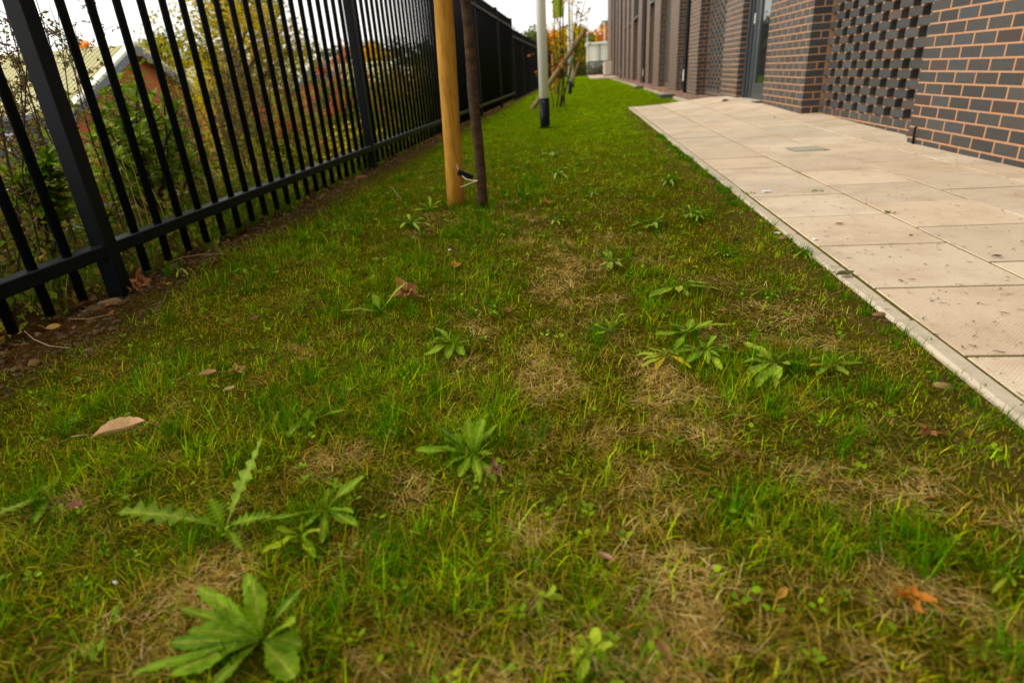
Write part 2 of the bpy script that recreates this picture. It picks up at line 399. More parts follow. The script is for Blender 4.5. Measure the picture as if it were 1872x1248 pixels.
PN = lambda y0: (lambda u, v, d: (u, y0 + d, v))
PS = lambda y1: (lambda u, v, d: (u, y1 - d, v))
bld = thing('brick_building', 'long dark brick building with piers, openwork brick panels and a glass door beside the paving', 'building', (XF, 5, 0))
BH = 7.2
def ztop_at(y): return 3.9 if y < 29 else 6.9
def pier(y0, y1, near=True):
    mb = MB(); zt = ztop_at(y0)
    bonded(mb, PF(XF), y0 + 0.0003, y1 - 0.0003, zt, not near)
    if near: bonded(mb, PN(y0), XF + 0.0014, XF + REC - 0.002, zt, True)
    bonded(mb, PS(y1), XF + 0.0014, XF + REC - 0.002, zt, True)
    mb.box((XF + 0.0008, y0 + 0.0008, -0.3), (XF + 0.45, y1 - 0.0008, zt), mi=1)
    mb.box((XF, y0, zt + 0.003), (XF + 0.45, y1, BH), (0.058, 0.052, 0.047), 0)
    return mb.build('pier', [M_BRICK, M_MORTAR], bld)
def recess_wall(y0, y1, z0=-0.3, zt=None):
    mb = MB(); zt = zt or ztop_at(y0)
    bonded(mb, PF(XF + REC), y0 + 0.003, y1 - 0.003, zt, True)
    mb.box((XF + REC + 0.0008, y0 - 0.02, -0.3), (XF + REC + 0.2, y1 + 0.02, zt), mi=1)
    if zt == ztop_at(y0): mb.box((XF + REC, y0 - 0.02, zt + 0.003), (XF + REC + 0.2, y1 + 0.02, BH), (0.058, 0.052, 0.047), 0)
    return mb.build('wall', [M_BRICK, M_MORTAR], bld)
def lattice(y0, y1, zt=3.9):
    mb = MB(); X0 = XF + REC; k = 0
    P = PF(X0)
    solid = 3                                           # courses up to z = 0.113 are solid
    for k in range(0, 200):
        v0 = ZB + k * CO + 0.005; v1 = ZB + (k + 1) * CO - 0.005
        if v1 > zt: break
        if k < solid + 1:
            u = y0 + 0.003; w = 0.215 if k % 2 else 0.10
            while u < y1 - 0.02:
                e = min(u + w, y1 - 0.003); one_brick(mb, P, u, e, v0, v1); u = e + 0.010; w = 0.215
            continue
        off = 0.0 if k % 2 else -0.169
        u = y0 + 0.03 + off
        while u < y1:
            a, e = max(u, y0 + 0.003), min(u + 0.215, y1 - 0.003)
            if e - a > 0.03:
                mb.box((X0, a, v0), (X0 + 0.1025, e, v1), bcol(), 0, ch=0.002)
                # mortar beds where this brick sits on the two below it
                for c0, c1 in ((u, u + 0.046), (u + 0.169, u + 0.215)):
                    c0, c1 = max(c0, y0 + .003), min(c1, y1 - .003)
                    if c1 - c0 > 0.01: mb.box((X0 + 0.004, c0 + 0.001, v0 - 0.0105), (X0 + 0.098, c1 - 0.001, v0 + 0.0005), (1, 1, 1), 1)
            u += 0.338
    mb.box((X0 + 0.0008, y0 - 0.02, -0.3), (X0 + 0.2, y1 + 0.02, ZB + (solid + 1) * CO - 0.006), (1, 1, 1), 1)
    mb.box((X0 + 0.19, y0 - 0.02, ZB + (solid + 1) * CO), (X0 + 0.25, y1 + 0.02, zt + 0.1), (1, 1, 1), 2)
    mb.box((X0, y0 - 0.02, zt + 0.003), (X0 + 0.2, y1 + 0.02, BH), (0.058, 0.052, 0.047), 0)
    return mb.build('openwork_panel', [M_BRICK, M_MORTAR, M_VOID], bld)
def downpipe(y, x=XF + 0.02, label=None, z1=BH):
    mb = MB(); mb.tube([(x, y, -0.05), (x, y, z1)], 0.052, 16)
    for zc in (0.12, 0.62, 1.5, 2.9): mb.tube([(x, y, zc), (x, y, zc + 0.09)], 0.062, 16)
    p = mb.build('downpipe', M_BLACKP, bld, smooth=False)
    for zc in (0.66, 2.0, 3.4):
        b = MB(); b.box((x + 0.03, y - 0.075, zc), (XF + REC + 0.01, y + 0.075, zc + 0.03)); b.build('bracket', M_BLACKP, p, org=(XF, 5, 0))
    if label:
        b = MB(); b.box((x - 0.06, y - 0.045, 0.24), (x - 0.054, y + 0.04, 0.48), (0.75, 0.78, 0.8), ch=0.002)
        b.box((x - 0.062, y - 0.03, 0.41), (x - 0.0605, y + 0.025, 0.45), (0.05, 0.25, 0.5)); b.build('sticker', M_PLAIN, p, org=(XF, 5, 0))
    return p
def window(y0, y1, z0, z1=BH - 0.4):
    xw = XF + REC - 0.06
    mb = MB()
    for a, b in ((y0 + 0.004, y0 + 0.07), (y1 - 0.07, y1 - 0.004)): mb.box((xw, a, z0), (xw + 0.08, b, z1))
    mb.box((xw + .001, y0 + 0.07, z0), (xw + 0.08, y1 - 0.07, z0 + 0.07)); mb.box((xw + .001, y0 + 0.07, z1 - 0.07), (xw + 0.08, y1 - 0.07, z1))
    w = mb.build('window', M_METALG, bld)
    b = MB(); b.box((xw + 0.035, y0 + 0.07, z0 + 0.07), (xw + 0.05, y1 - 0.07, z1 - 0.07)); b.build('pane', M_GLASS, w, org=(XF, 5, 0))
    b = MB(); b.box((XF - 0.03, y0 + 0.006, z0 - 0.06), (xw + 0.08, y1 - 0.006, z0 - 0.003), ch=0.004); b.build('sill', M_METALG, w, org=(XF, 5, 0))
    b = MB(); b.box((XF + REC + .001, y0, z1 + 0.003), (XF + REC + 0.2, y1, BH), (0.058, 0.052, 0.047)); b.build('lintel', M_BRICK, bld)
piers = [(-1.526, 4.99), (7.39, 8.98), (10.45, 11.6), (14.0, 15.2), (16.9, 18.4), (20.7, 22.32), (23.75, 24.8), (26.7, 28.2), (30.67, 32.2), (33.5, 35.07), (36.55, 38.3), (40.3, 41.85), (43.7, 45.0), (48.0, 49.4), (51.9, 58.0)]
for i, (a, b) in enumerate(piers): pier(a, b, near=(i > 0))
lattice(4.99, 7.39); lattice(11.6, 14.0); lattice(18.4, 20.7)
recess_wall(15.2, 16.9); downpipe(15.55, label=True)
recess_wall(22.32, 23.75, zt=2.46); window(22.32, 23.75, 2.54)
recess_wall(24.8, 26.7); downpipe(25.3, label=True)
recess_wall(28.2, 30.67, zt=2.42); window(28.2, 30.67, 2.5)
recess_wall(32.2, 33.5, zt=2.42); window(32.2, 33.5, 2.5)
recess_wall(35.07, 36.55, zt=2.42); window(35.07, 36.55, 2.5)
recess_wall(38.3, 40.3); downpipe(38.8, label=True)
recess_wall(41.85, 43.7); recess_wall(45.0, 48.0); recess_wall(49.4, 51.9)
mb = MB(); mb.box((XF + 0.46, -1.6, -0.3), (XF + 9, 7.38, BH)); mb.box((XF + 0.46, 11.59, -0.3), (XF + 9, 58.0, BH)); mb.box((XF + 1.6, 7.38, -0.3), (XF + 9, 11.59, BH))
mb.box((XF - 0.02, -1.62, BH + 0.003), (XF + 9.02, 58.02, BH + 0.12))
mb.build('core', M_VOID, bld)
# glazed door in its recess
DX = XF + 0.088
mb = MB()
mb.box((DX, 10.16, 0.03), (DX + 0.10, 10.448, 2.6)); mb.box((DX + 0.02, 10.02, 0.03), (DX + 0.11, 10.155, 2.6)); mb.box((DX, 8.984, 2.5), (DX + 0.1, 10.02, 2.62))
mb.box((DX - 0.03, 10.25, 0.03), (DX - 0.001, 10.30, 2.6))
dr = mb.build('door', M_METALG, bld)
mb = MB()
mb.box((DX + 0.025, 9.86, 0.05), (DX + 0.075, 10.0, 2.49), ch=0.004); mb.box((DX + 0.027, 8.984, 0.05), (DX + 0.073, 9.859, 0.30), ch=0.004); mb.box((DX + 0.027, 8.984, 2.38), (DX + 0.073, 9.859, 2.49))
mb.build('door_frame', M_METALG, dr, org=(XF, 5, 0))
mb = MB(); mb.box((DX + 0.045, 8.984, 0.30), (DX + 0.06, 9.859, 2.38)); mb.build('pane', M_GLASS, dr, org=(XF, 5, 0))
mb = MB(); mb.box((DX - 0.012, 10.03, 1.08), (DX + 0.02, 10.07, 1.22), ch=0.004); mb.build('hinge', M_STEEL, dr, org=(XF, 5, 0))
mb = MB(); mb.box((XF - 0.05, 9.0, 0.05), (DX + 0.02, 9.34, 0.085), ch=0.006); mb.build('threshold', M_BLACKP, dr, org=(XF, 5, 0))
mb = MB(); mb.box((XF + 0.3, 8.9, 0.02), (XF + 1.58, 10.6, 0.04)); mb.build('floor', M_VOID, bld)
mb = MB(); mb.box((DX, 8.984, 2.63), (DX + 0.25, 10.448, BH), (0.058, 0.052, 0.047)); mb.build('lintel', M_BRICK, bld)
mb = MB(); mb.tube([G(1670.5, 244, 0.0) + Vector((-0.06, 0, -0.002)), (XF - 0.014, 4.86, 0.0), (XF - 0.012, 4.88, 0.06), (XF - 0.010, 4.885, 0.112), (XF + 0.02, 4.888, 0.12)], 0.0085, 8)
tag(mb.build('cable', M_BLACKP, None, True, org=(XF, 4.88, 0)), 'short black cable emerging from the nearest brick pier at paving level', 'cable')

# ------------------------------------------------------------------ metal fence
FX0, FX1 = -1.772, -1.710; FXC = -1.742
fence = thing('metal_fence', 'tall black metal bar fence on square posts along the left side of the lawn', 'fence', (FXC, 1.97, 0))
posts = [1.97 + 3.062 * i for i in range(-1, 16)]
def step(y): return -0.195 if y > 17.27 else 0.0
pm = MB(); pm.box((FX0, 1.94, -0.35), (FX1, 2.00, 1.93), ch=0.003); pm.box((FX0 - .002, 1.938, 1.931), (FX1 + .002, 2.002, 1.937), ch=0.002)
p0 = pm.build('post', M_FENCE, fence)
for i, y in enumerate(posts):
    if abs(y - 1.97) < 0.01: continue
    o = p0.copy(); COL.objects.link(o); o.parent = fence; o.location = (0, y - 1.97, step(y - 0.1))
for i in range(len(posts) - 1):
    ya, yb = posts[i] + 0.031, posts[i + 1] - 0.031; dz = step(posts[i] + 0.1)
    for z0, z1 in ((0.140, 0.186), (1.705, 1.750)):
        b = MB(); b.box((FX0 + 0.001, ya, z0 + dz), (FX1 - 0.002, yb, z1 + dz), ch=0.003); b.build('rail', M_FENCE, fence)
by = []
for i in range(len(posts) - 1):
    for k in range(20): by.append((posts[i] + 0.170 + k * (3.062 - 0.34) / 19, step(posts[i] + 0.1)))
b = MB(); n = 14
b.tube([(FXC, 1.97, 0.028), (FXC, 1.97, 1.895), (FXC, 1.97, 1.91)], [0.0155, 0.0155, 0.010], n)
bar0 = b.build('bar', M_FENCE, fence, smooth=False)
for p in bar0.data.polygons: p.use_smooth = len(p.vertices) == 4
vis = [q for q in by if q[0] > 1.2]
near = vis[:100]; rest = [q for q in by if q not in near]
bar0.location = (0, near[0][0] - 1.97, 0)
for y, dz in near[1:]:
    o = bar0.copy(); COL.objects.link(o); o.parent = fence; o.location = (0, y - 1.97, dz)
b = MB()
for y, dz in rest: b.tube([(FXC, y, 0.028 + dz), (FXC, y, 1.91 + dz)], 0.0155, 8)
tag(b.build('bars', M_FENCE, fence), kind='stuff')
# low dark fence across the far end
def far_fence():
    t = thing('mesh_fence', 'low dark mesh fence across the far end of the lawn', 'fence', (0.3, 60, -0.3))
    b = MB()
    for i in range(9): b.box((-2.2 + i * 0.6, 60, -0.35), (-2.15 + i * 0.6, 60.05, 1.12))
    b.build('post', M_FENCE, t)
    b = MB()
    for i in range(130): b.box((-2.2 + i * 0.04, 60.012, -0.3), (-2.184 + i * 0.04, 60.022, 1.09))
    for z in (0.0, 0.5, 1.07): b.box((-2.2, 60.024, z), (2.95, 60.05, z + 0.03))
    b.build('mesh_panel', M_FENCE, t)
far_fence()

# ------------------------------------------------------------------ stake, young trees, poles
def ring_pts(c0, c1, n): return [Vector(c0).lerp(Vector(c1), i / (n - 1)) for i in range(n)]
def stake(name, label, p0, p1, r, group, mats=M_WOODPOLE):
    b = MB(); pts = ring_pts(p0, p1, 9)
    b.tube(pts, [r * (1 + 0.02 * math.sin(i * 2.1)) for i in range(8)] + [r * 0.96], 22)
    o = b.build(name, mats, None, smooth=False, org=p0); 
    for p in o.data.polygons: p.use_smooth = len(p.vertices) == 4
    return tag(o, label, 'stake', group)
stake('tree_stake', 'thick round golden timber stake standing in the near lawn beside a thin bare trunk', (-0.742, 3.50, -0.15), (-0.672, 3.50, 1.75), 0.050, 'timber stakes on the lawn')
tr = thing('young_tree', 'thin dark speckled tree trunk right beside the thick golden stake', 'tree', (-0.559, 3.34, 0))
b = MB(); pts = []; rr = []
for i in range(26):
    z = -0.06 + i * 0.105
    pts.append((-0.556 + 0.006 * math.sin(z * 3.3) + 0.004 * math.sin(z * 9), 3.34 + 0.006 * math.cos(z * 4), z))
    rr.append((0.034 if z < 0.0 else 0.0285 - 0.002 * z) + 0.0012 * math.sin(i * 1.9) + (0.0035 if i == 6 else 0))
b.tube(pts, rr, 20); b.build('trunk', M_BARK, tr, smooth=True)
b = MB()
for k in range(7):
    a = k * 2.4; z0 = 1.75 + 0.12 * k; q = [(-0.556, 3.34, z0)]
    for j in range(1, 6): q.append((-0.556 + math.cos(a) * 0.09 * j, 3.34 + math.sin(a) * 0.09 * j, z0 + 0.13 * j))
    b.tube(q, [0.010, 0.008, 0.007, 0.005, 0.004, 0.002], 6)
b.build('branch', M_BARK, tr)
# the tie between stake and trunk: string and a black rubber pad
tie = thing('tree_tie', 'loose pale string and black rubber pad between stake and trunk', 'tree tie', (-0.63, 3.40, 0.1))
b = MB()
sa = [(-0.700, 3.455, 0.205), (-0.700, 3.450, 0.19), (-0.690, 3.440, 0.168), (-0.672, 3.42, 0.148), (-0.645, 3.39, 0.132), (-0.60, 3.34, 0.131), (-0.565, 3.308, 0.133)]
sb = [(-0.565, 3.308, 0.133), (-0.60, 3.325, 0.122), (-0.640, 3.345, 0.105), (-0.672, 3.36, 0.094)]
b.tube(sa, 0.0022, 6); b.tube(sb, 0.0022, 6)
b.build('string', mat('string', (0.55, 0.42, 0.30), 0.9), tie)
b = MB(); b.box((-0.045, -0.008, -0.016), (0.045, 0.008, 0.016), ch=0.003)
Rm = Matrix.Rotation(math.radians(24), 3, 'Y')
b.v = [tuple(Rm @ Vector(p) + Vector((-0.652, 3.425, 0.150))) for p in b.v]
b.build('rubber_pad', M_BLACKP, tie)
def pole(label, x, y, r, zb, z1=4.2):
    t = thing('white_pole', label, 'pole', (x, y, 0), 'white poles with black bases in the lawn')
    b = MB(); b.tube([(x, y, zb), (x, y, z1)], r, 24, cap=True); o = b.build('pole_shaft', M_WHITE, t, smooth=False)
    for p in o.data.polygons: p.use_smooth = len(p.vertices) == 4
    b = MB(); b.tube([(x, y, -0.2), (x, y, zb + 0.004)], r * 1.05, 24); o = b.build('base_sleeve', M_BLACKP, t)
    for p in o.data.polygons: p.use_smooth = len(p.vertices) == 4
    b = MB(); b.tube([(x - 0.005, y - r * 1.02, zb - 0.035), (x - 0.005, y - r * 1.02 - 0.008, zb - 0.035)], 0.007, 8); b.build('bolt', M_STEEL, t)
    return t
pole('white pole with black base standing in the lawn, nearest and thickest of three', -0.455, 8.25, 0.061, 0.335)
pole('white pole with black base behind the multi stemmed tree, second in line', -0.282, 19.17, 0.052, 0.325)
pole('white pole with black base farthest away in line behind the others', -0.272, 25.8, 0.052, 0.325)
# lime banner by the second pole
b = MB()
for i in range(7):
    for j in range(18):
        pass
vs = []; fs = []
for i in range(7):
    for j in range(25):
        vs.append((-0.66 + i * 0.045, 17.4 + 0.02 * math.sin(i * 1.3 + j * 0.2), 1.87 + j * 0.09))
for i in range(6):
    for j in range(24): fs.append((i*25+j, (i+1)*25+j, (i+1)*25+j+1, i*25+j+1))
b.add(vs, fs, (0.42, 0.55, 0.012)); b.add([(p[0], p[1] + 0.006, p[2]) for p in vs], fs, (0.42, 0.55, 0.012))
tag(b.build('banner', mat('lime_fabric', (1, 1, 1), 0.6, attr=True, trans=0.45, noise=(30, 0.6, (0.16, 0.25, 0.01), 0.45, 0.6)), None, True, org=(-0.5, 17.4, 1.87)), 'lime green banner hanging high beside the second white pole', 'banner')

def leafquad(b, c, d, n, L, w, col):
    d = Vector(d).normalized(); s = d.cross(Vector(n)); s = s.normalized() if s.length > 1e-4 else d.orthogonal().normalized()
    c = Vector(c); nn = s.cross(d)
    b.add([c, c + d*L*0.5 + s*w*0.5 + nn*w*.12, c + d*L - nn*L*.1, c + d*L*0.5 - s*w*0.5 + nn*w*.12], [(0, 1, 2), (0, 2, 3)], col)
def rv(): return Vector((rnd.gauss(0, 1), rnd.gauss(0, 1), rnd.gauss(0, 1))).normalized()
def vary(c, k=0.2):
    q = rnd.uniform(1 - k, 1 + k); return (c[0]*q*rnd.uniform(.92, 1.08), c[1]*q, c[2]*q*rnd.uniform(.8, 1.2))

# multi-stemmed young tree, its stakes and leaves
def sapling(label, x, y, stems, leafcols, nleaf, Lf=0.06, group='young trees on the lawn'):
    t = thing('young_tree', label, 'tree', (x, y, 0), group)
    b = MB(); lf = MB()
    for (dx, dy, lean, az, h, r) in stems:
        pts = []
        for i in range(10):
            s = i / 9 * h
            pts.append(Vector((x + dx + math.cos(az) * lean * s + 0.045 * math.sin(s * 2.3 + az), y + dy + math.sin(az) * lean * s * 1.4, s - 0.05)))
        b.tube(pts, [r * .62 * (1 - 0.075 * i) for i in range(10)], 8)
        for k in range(8):
            j = rnd.randint(2, 8); p = pts[j]; d = Vector((rnd.uniform(-1, 1), rnd.uniform(-1, 1), rnd.uniform(0.1, 0.9))).normalized()
            Lb = rnd.uniform(0.25, 0.65); q = [p, p + d * Lb * 0.5, p + d * Lb + Vector((0, 0, 0.05))]
            b.tube(q, [0.006, 0.004, 0.002], 5)
            for w in range(nleaf):
                c = q[0].lerp(q[2], rnd.uniform(0.3, 1.0)) + rv() * 0.03
                leafquad(lf, c, rv() + Vector((0, 0, -0.4)), rv(), Lf * rnd.uniform(.7, 1.3), Lf * 0.5, vary(rnd.choice(leafcols), .25))
    b.build('stem', M_BARK, t); lf.build('foliage', M_FOL, t)
    return t
AUT = [(0.35, 0.10, 0.01), (0.40, 0.20, 0.015), (0.12, 0.14, 0.02), (0.30, 0.16, 0.02), (0.35, 0.04, 0.015), (0.10, 0.12, 0.02)]
sapling('multi stemmed young tree with sparse red and orange leaves propped by a leaning stake', -0.41, 12.95,
        [(-0.07, 0.05, 0.10, 0.2, 2.6, 0.026), (-0.02, -0.03, 0.13, 0.6, 2.8, 0.028), (0.05, 0.0, 0.08, 1.2, 2.7, 0.024), (-0.02, 0.08, 0.32, 0.1, 2.4, 0.022), (-0.12, 0.02, 0.05, 3.0, 1.5, 0.014), (0.03, 0.1, 0.22, -0.2, 2.0, 0.018)], AUT, 4, 0.08)
M_OLDWOOD = mat('weathered_timber', (0.27, 0.19, 0.085), 0.8, spec=.1, noise=(9, 0.7, (0.17, 0.115, 0.05), .4, .6, (4, 4, 1)))
stake('tree_stake', 'pale timber stake leaning steeply against the multi stemmed young tree', (-0.97, 12.80, -0.05), (0.135, 13.12, 1.345), 0.047, 'timber stakes on the lawn', M_OLDWOOD)
sapling('thin upright young tree with tiny leaves farther back near the fence', -0.72, 20.6, [(0, 0, 0.01, 0, 4.2, 0.035), (0.02, 0.02, 0.06, 2, 2.4, 0.014)], AUT, 9, 0.06)
stake('tree_stake', 'upright timber stake farther back close to the fence', (-0.83, 20.8, -0.1), (-0.83, 20.8, 1.12), 0.045, 'timber stakes on the lawn')
stake('tree_stake', 'thin timber stake leaning to the right behind the second white pole', (-0.32, 20.9, 0.02), (0.02, 21.0, 0.95), 0.035, 'timber stakes on the lawn', M_OLDWOOD)

# inspection covers, outdoor unit
def cover(label, x0, x1, y0, y1, z, cat='inspection cover', name='inspection_cover'):
    t = thing(name, label, cat, ((x0+x1)/2, (y0+y1)/2, z))
    b = MB(); b.box((x0, y0, z - 0.08), (x1, y1, z + 0.003), (0.17, 0.165, 0.13), ch=0.004); b.build('frame', M_PLAIN, t)
    b = MB(); b.box((x0 + 0.014, y0 + 0.014, z + 0.0035), (x1 - 0.014, y1 - 0.014, z + 0.006), (0.30, 0.29, 0.22), ch=0.002)
    b.build('lid', mat('cover_lid', (0.40, 0.37, 0.27), 0.7, spec=.1, noise=(12, 0.6, (0.27, 0.26, 0.18)), bump=(140, 0.4, 0.003)), t)
cover('small square grey metal cover set in the paving slabs', 1.562, 1.818, 4.757, 5.0, 0.0)
def box_cover(label, x0, x1, y0, y1, z):
    b = MB(); b.box((x0, y0, -0.1), (x1, y1, z), (0.035, 0.035, 0.03), ch=0.006); b.box((x0 + .01, y0 + .01, z + .001), (x1 - .01, y1 - .01, z + 0.014), (0.17, 0.19, 0.14), ch=0.004)
    tag(b.build('drain_cover', M_PLAIN, None, org=(x0, y0, 0)), label, 'drain cover', 'drain covers in the far lawn')
box_cover('flat grey green drain cover in the lawn just beyond the end of the paving', 1.70, 2.0, 13.9, 14.4, 0.03)
box_cover('flat grey green drain cover farther along the gravel edge', 1.70, 1.96, 20.2, 20.8, 0.03)
t = thing('outdoor_unit', 'beige outdoor air unit box standing against the far end of the brick building', 'air conditioner', (2.1, 50, 0))
b = MB(); b.box((1.83, 49.5, 0.08), (2.40, 50.6, 0.98), (0.55, 0.47, 0.36), ch=0.02); b.build('body', M_PLAIN, t)
b = MB(); b.box((1.78, 49.45, 0.0), (2.43, 50.65, 0.078), (0.03, 0.03, 0.03)); b.build('plinth', M_PLAIN, t)
b = MB()
for i in range(9): b.box((1.90, 49.492, 0.2 + i * 0.08), (2.33, 49.499, 0.225 + i * 0.08), (0.40, 0.34, 0.26))
b.build('grille', M_PLAIN, t)
# white container beyond the far fence
t = thing('container', 'white panelled container unit beyond the far mesh fence', 'container', (2.6, 72, 0))
b = MB(); b.box((0.85, 72, 0.2), (5.5, 78, 2.9), (0.72, 0.68, 0.60))
for i in range(5): b.box((0.9 + i * 0.92, 71.95, 0.25), (1.0 + i * 0.92, 71.999, 2.75), (0.60, 0.56, 0.48))
b.build('body', M_PLAIN, t)
b = MB(); b.box((0.7, 71.8, 2.905), (5.6, 78.1, 3.1), (0.80, 0.77, 0.70)); b.build('roof', M_PLAIN, t)
b = MB(); b.box((0.8, 71.9, 1.15), (5.5, 71.945, 1.25), (0.12, 0.12, 0.11)); b.box((2.15, 71.9, -0.3), (2.25, 71.944, 2.85), (0.12, 0.12, 0.11)); b.build('frame', M_PLAIN, t)
for i, (x, lab) in enumerate(((0.87, 'thin pale lamp post beyond the container, the left of two'), (3.0, 'thin pale lamp post behind the container beside the brick building'))):
    b = MB(); b.tube([(x, 71.0 + i * 9, -0.3), (x, 71.0 + i * 9, 5.3)], 0.07, 8, (0.55, 0.5, 0.45)); b.box((x - 0.3, 70.95 + i * 9, 5.3), (x + 0.1, 71.1 + i * 9, 5.38), (0.5, 0.47, 0.42))
    tag(b.build('lamp_post', M_PLAIN, None, org=(x, 71 + i * 9, -0.3)), lab, 'lamp post')

# ------------------------------------------------------------------ buildings beyond the fence
M_RBRICK = mat('red_brick', (0.50, 0.135, 0.035), 0.9, noise=(6, 0.5, (0.28, 0.075, 0.025)), noise2=(40, 0.5, (0.42, 0.16, 0.07), 0.55, 0.7))
def roof_mat():
    M = mat('ribbed_roof', (0.46, 0.42, 0.20), 0.7, spec=0.15, noise=(0.8, 0.4, (0.36, 0.33, 0.17)))
    t = M.node_tree; b = t.nodes['Principled BSDF']; L = t.links.new
    tc = t.nodes.new('ShaderNodeTexCoord'); w = t.nodes.new('ShaderNodeTexWave'); w.bands_direction = 'X'; w.inputs['Scale'].default_value = 1.3
    bp = t.nodes.new('ShaderNodeBump'); bp.inputs['Strength'].default_value = 1.0; bp.inputs['Distance'].default_value = 0.12
    L(tc.outputs['Object'], w.inputs['Vector']); L(w.outputs['Fac'], bp.inputs['Height']); L(bp.outputs[0], b.inputs['Normal'])
    return M
M_ROOF = roof_mat()
GZ = -2.75
def unit(label, yc, zr, hw, zg_, length=26, front=None):
    """gable end in the plane x=-20 facing the lawn, ridge running away to -x"""
    t = thing('brick_unit', label, 'building', (-20, yc, GZ), 'gabled brick units beyond the fence')
    ze = zg_
    b = MB()
    x0, x1 = -20.0, -20.0 - length
    b.add([(x0, yc-hw+.2, GZ-.3), (x0, yc+hw-.2, GZ-.3), (x0, yc+hw-.2, ze), (x0, yc, zr-.15), (x0, yc-hw+.2, ze), (x1, yc-hw+.2, GZ-.3), (x1, yc+hw-.2, GZ-.3), (x1, yc+hw-.2, ze), (x1, yc, zr-.15), (x1, yc-hw+.2, ze)],
          [(0,1,2,3,4), (5,9,8,7,6), (0,4,9,5), (1,6,7,2)])
    b.build('wall', M_RBRICK, t)
    b = MB(); th = 0.12
    for s in (-1, 1):
        e = (yc + s*hw*1.03, ze - 0.02)
        b.add([(x0+.35, yc, zr), (x1, yc, zr), (x1, e[0], e[1]), (x0+.35, e[0], e[1]), (x0+.35, yc, zr-th), (x1, yc, zr-th), (x1, e[0], e[1]-th), (x0+.35, e[0], e[1]-th)],
              [(0,1,2,3), (4,7,6,5), (0,3,7,4), (1,5,6,2), (3,2,6,7), (0,4,5,1)])
    b.build('roof', M_ROOF, t)
    b = MB()
    for s in (-1, 1):
        e = (yc + s*hw*1.03, ze - 0.02)
        for za, zb, xa, c in ((0.16, 0.02, 0.40, (0.75, 0.74, 0.62)), (0.0, -0.34, 0.37, (0.16, 0.18, 0.22))):
            b.add([(x0+xa, yc, zr+za-.02), (x0+xa, e[0], e[1]+za-.02), (x0+xa, e[0], e[1]+zb-.02), (x0+xa, yc, zr+zb-.02), (x0+xa-.33, yc, zr+za-.02), (x0+xa-.33, e[0], e[1]+za-.02)],
                  [(0,1,2,3), (0,4,5,1)], c)
    b.build('verge', M_PLAIN, t)
    b = MB(); b.box((x1, yc-hw*1.06, ze-.22), (x0+.3, yc-hw*1.03, ze-.02), (0.13, 0.14, 0.15)); b.build('gutter', M_PLAIN, t)
    return t
u1 = unit('brick unit with pale green ribbed roof nearest beyond the fence, behind the broad leaved shrub', 27.8, 2.86, 4.75, 0.38)
b = MB(); b.box((-45, 23.15, -0.02), (-20.0, 23.248, 0.34), (0.22, 0.22, 0.24)); b.box((-45, 23.17, GZ), (-20.6, 23.247, -0.021), (0.022, 0.028, 0.038))
b.build('cladding', M_PLAIN, u1)
sg = MB(); sg.box((-25.5, 23.09, -1.25), (-21.6, 23.149, -0.03), (0.02, 0.026, 0.036)); sg.box((-23.4, 23.07, -0.735), (-22.45, 23.089, -0.665), (0.75, 0.62, 0.02))
sgo = sg.build('sign_board', M_PLAIN, u1)
M_LET = mat('white_lettering', (0.8, 0.8, 0.8), 0.6)
def text(s, x, z, size, parent, y=23.06, align='RIGHT'):
    cu = bpy.data.curves.new('lettering', 'FONT'); cu.body = s; cu.size = size; cu.extrude = 0.008; cu.align_x = align; cu.offset = size * 0.02
    tmp = bpy.data.objects.new('lettering_curve', cu); COL.objects.link(tmp)
    me = bpy.data.meshes.new_from_object(tmp.evaluated_get(bpy.context.evaluated_depsgraph_get())); bpy.data.objects.remove(tmp)
    me.materials.clear(); me.materials.append(M_LET); o = bpy.data.objects.new('lettering', me); COL.objects.link(o)
    o.parent = parent; oo = origin(parent); o.location = Vector((x, y, z)) - oo; o.rotation_euler = (math.pi / 2, 0, 0)
ORG[sgo.name] = origin(u1)
text('kes', -22.62, -0.57, 0.56, sgo); text('ro', -22.9, -1.06, 0.42, sgo)
b = MB(); b.box((-20.0, 26.0, -0.5), (-19.93, 28.2, -0.25), (0.10, 0.11, 0.13)); b.box((-20.0, 26.2, -2.7), (-19.95, 28.0, -0.51), (0.05, 0.055, 0.06)); b.build('door', M_PLAIN, u1)
u2 = unit('brick unit with a blue band across its gable, second beyond the fence', 48.2, 2.76, 4.95, 0.6)
b = MB(); b.box((-20, 43.6, 0.98), (-19.9, 52.8, 1.5), (0.03, 0.055, 0.15)); b.box((-19.9, 45.9, 1.12), (-19.88, 46.7, 1.36), (0.7, 0.5, 0.05)); b.box((-19.9, 50.2, 1.1), (-19.88, 51.0, 1.36), (0.7, 0.7, 0.72)); b.build('sign_band', M_PLAIN, u2)
unit('pale roofed brick unit third in the row, seen past the second fence post', 69.0, 2.7, 5.0, 0.5)
unit('pale roofed brick unit farthest in the row behind the close fence bars', 92, 2.4, 6.0, 0.4)
t = thing('display_board', 'white display board with orange top and blue marks outside the nearest brick unit', 'sign', (-22, 22.0, GZ))
b = MB(); b.box((-23.6, 22.0, GZ + 0.05), (-21.2, 22.06, -1.55), (0.72, 0.72, 0.72), ch=0.01); b.build('panel', M_PLAIN, t)
b = MB(); b.box((-23.5, 21.98, -1.85), (-21.3, 21.999, -1.6), (0.75, 0.16, 0.06)); b.build('top_band', M_PLAIN, t)
b = MB()
for x in (-22.3, -21.8, -22.9): b.box((x, 21.98, -2.62), (x + 0.25, 21.999, -2.45), (0.03, 0.06, 0.40))
b.box((-21.75, 21.975, -2.68), (-21.5, 21.979, -2.5), (0.15, 0.45, 0.65)); b.build('blue_mark', M_PLAIN, t)

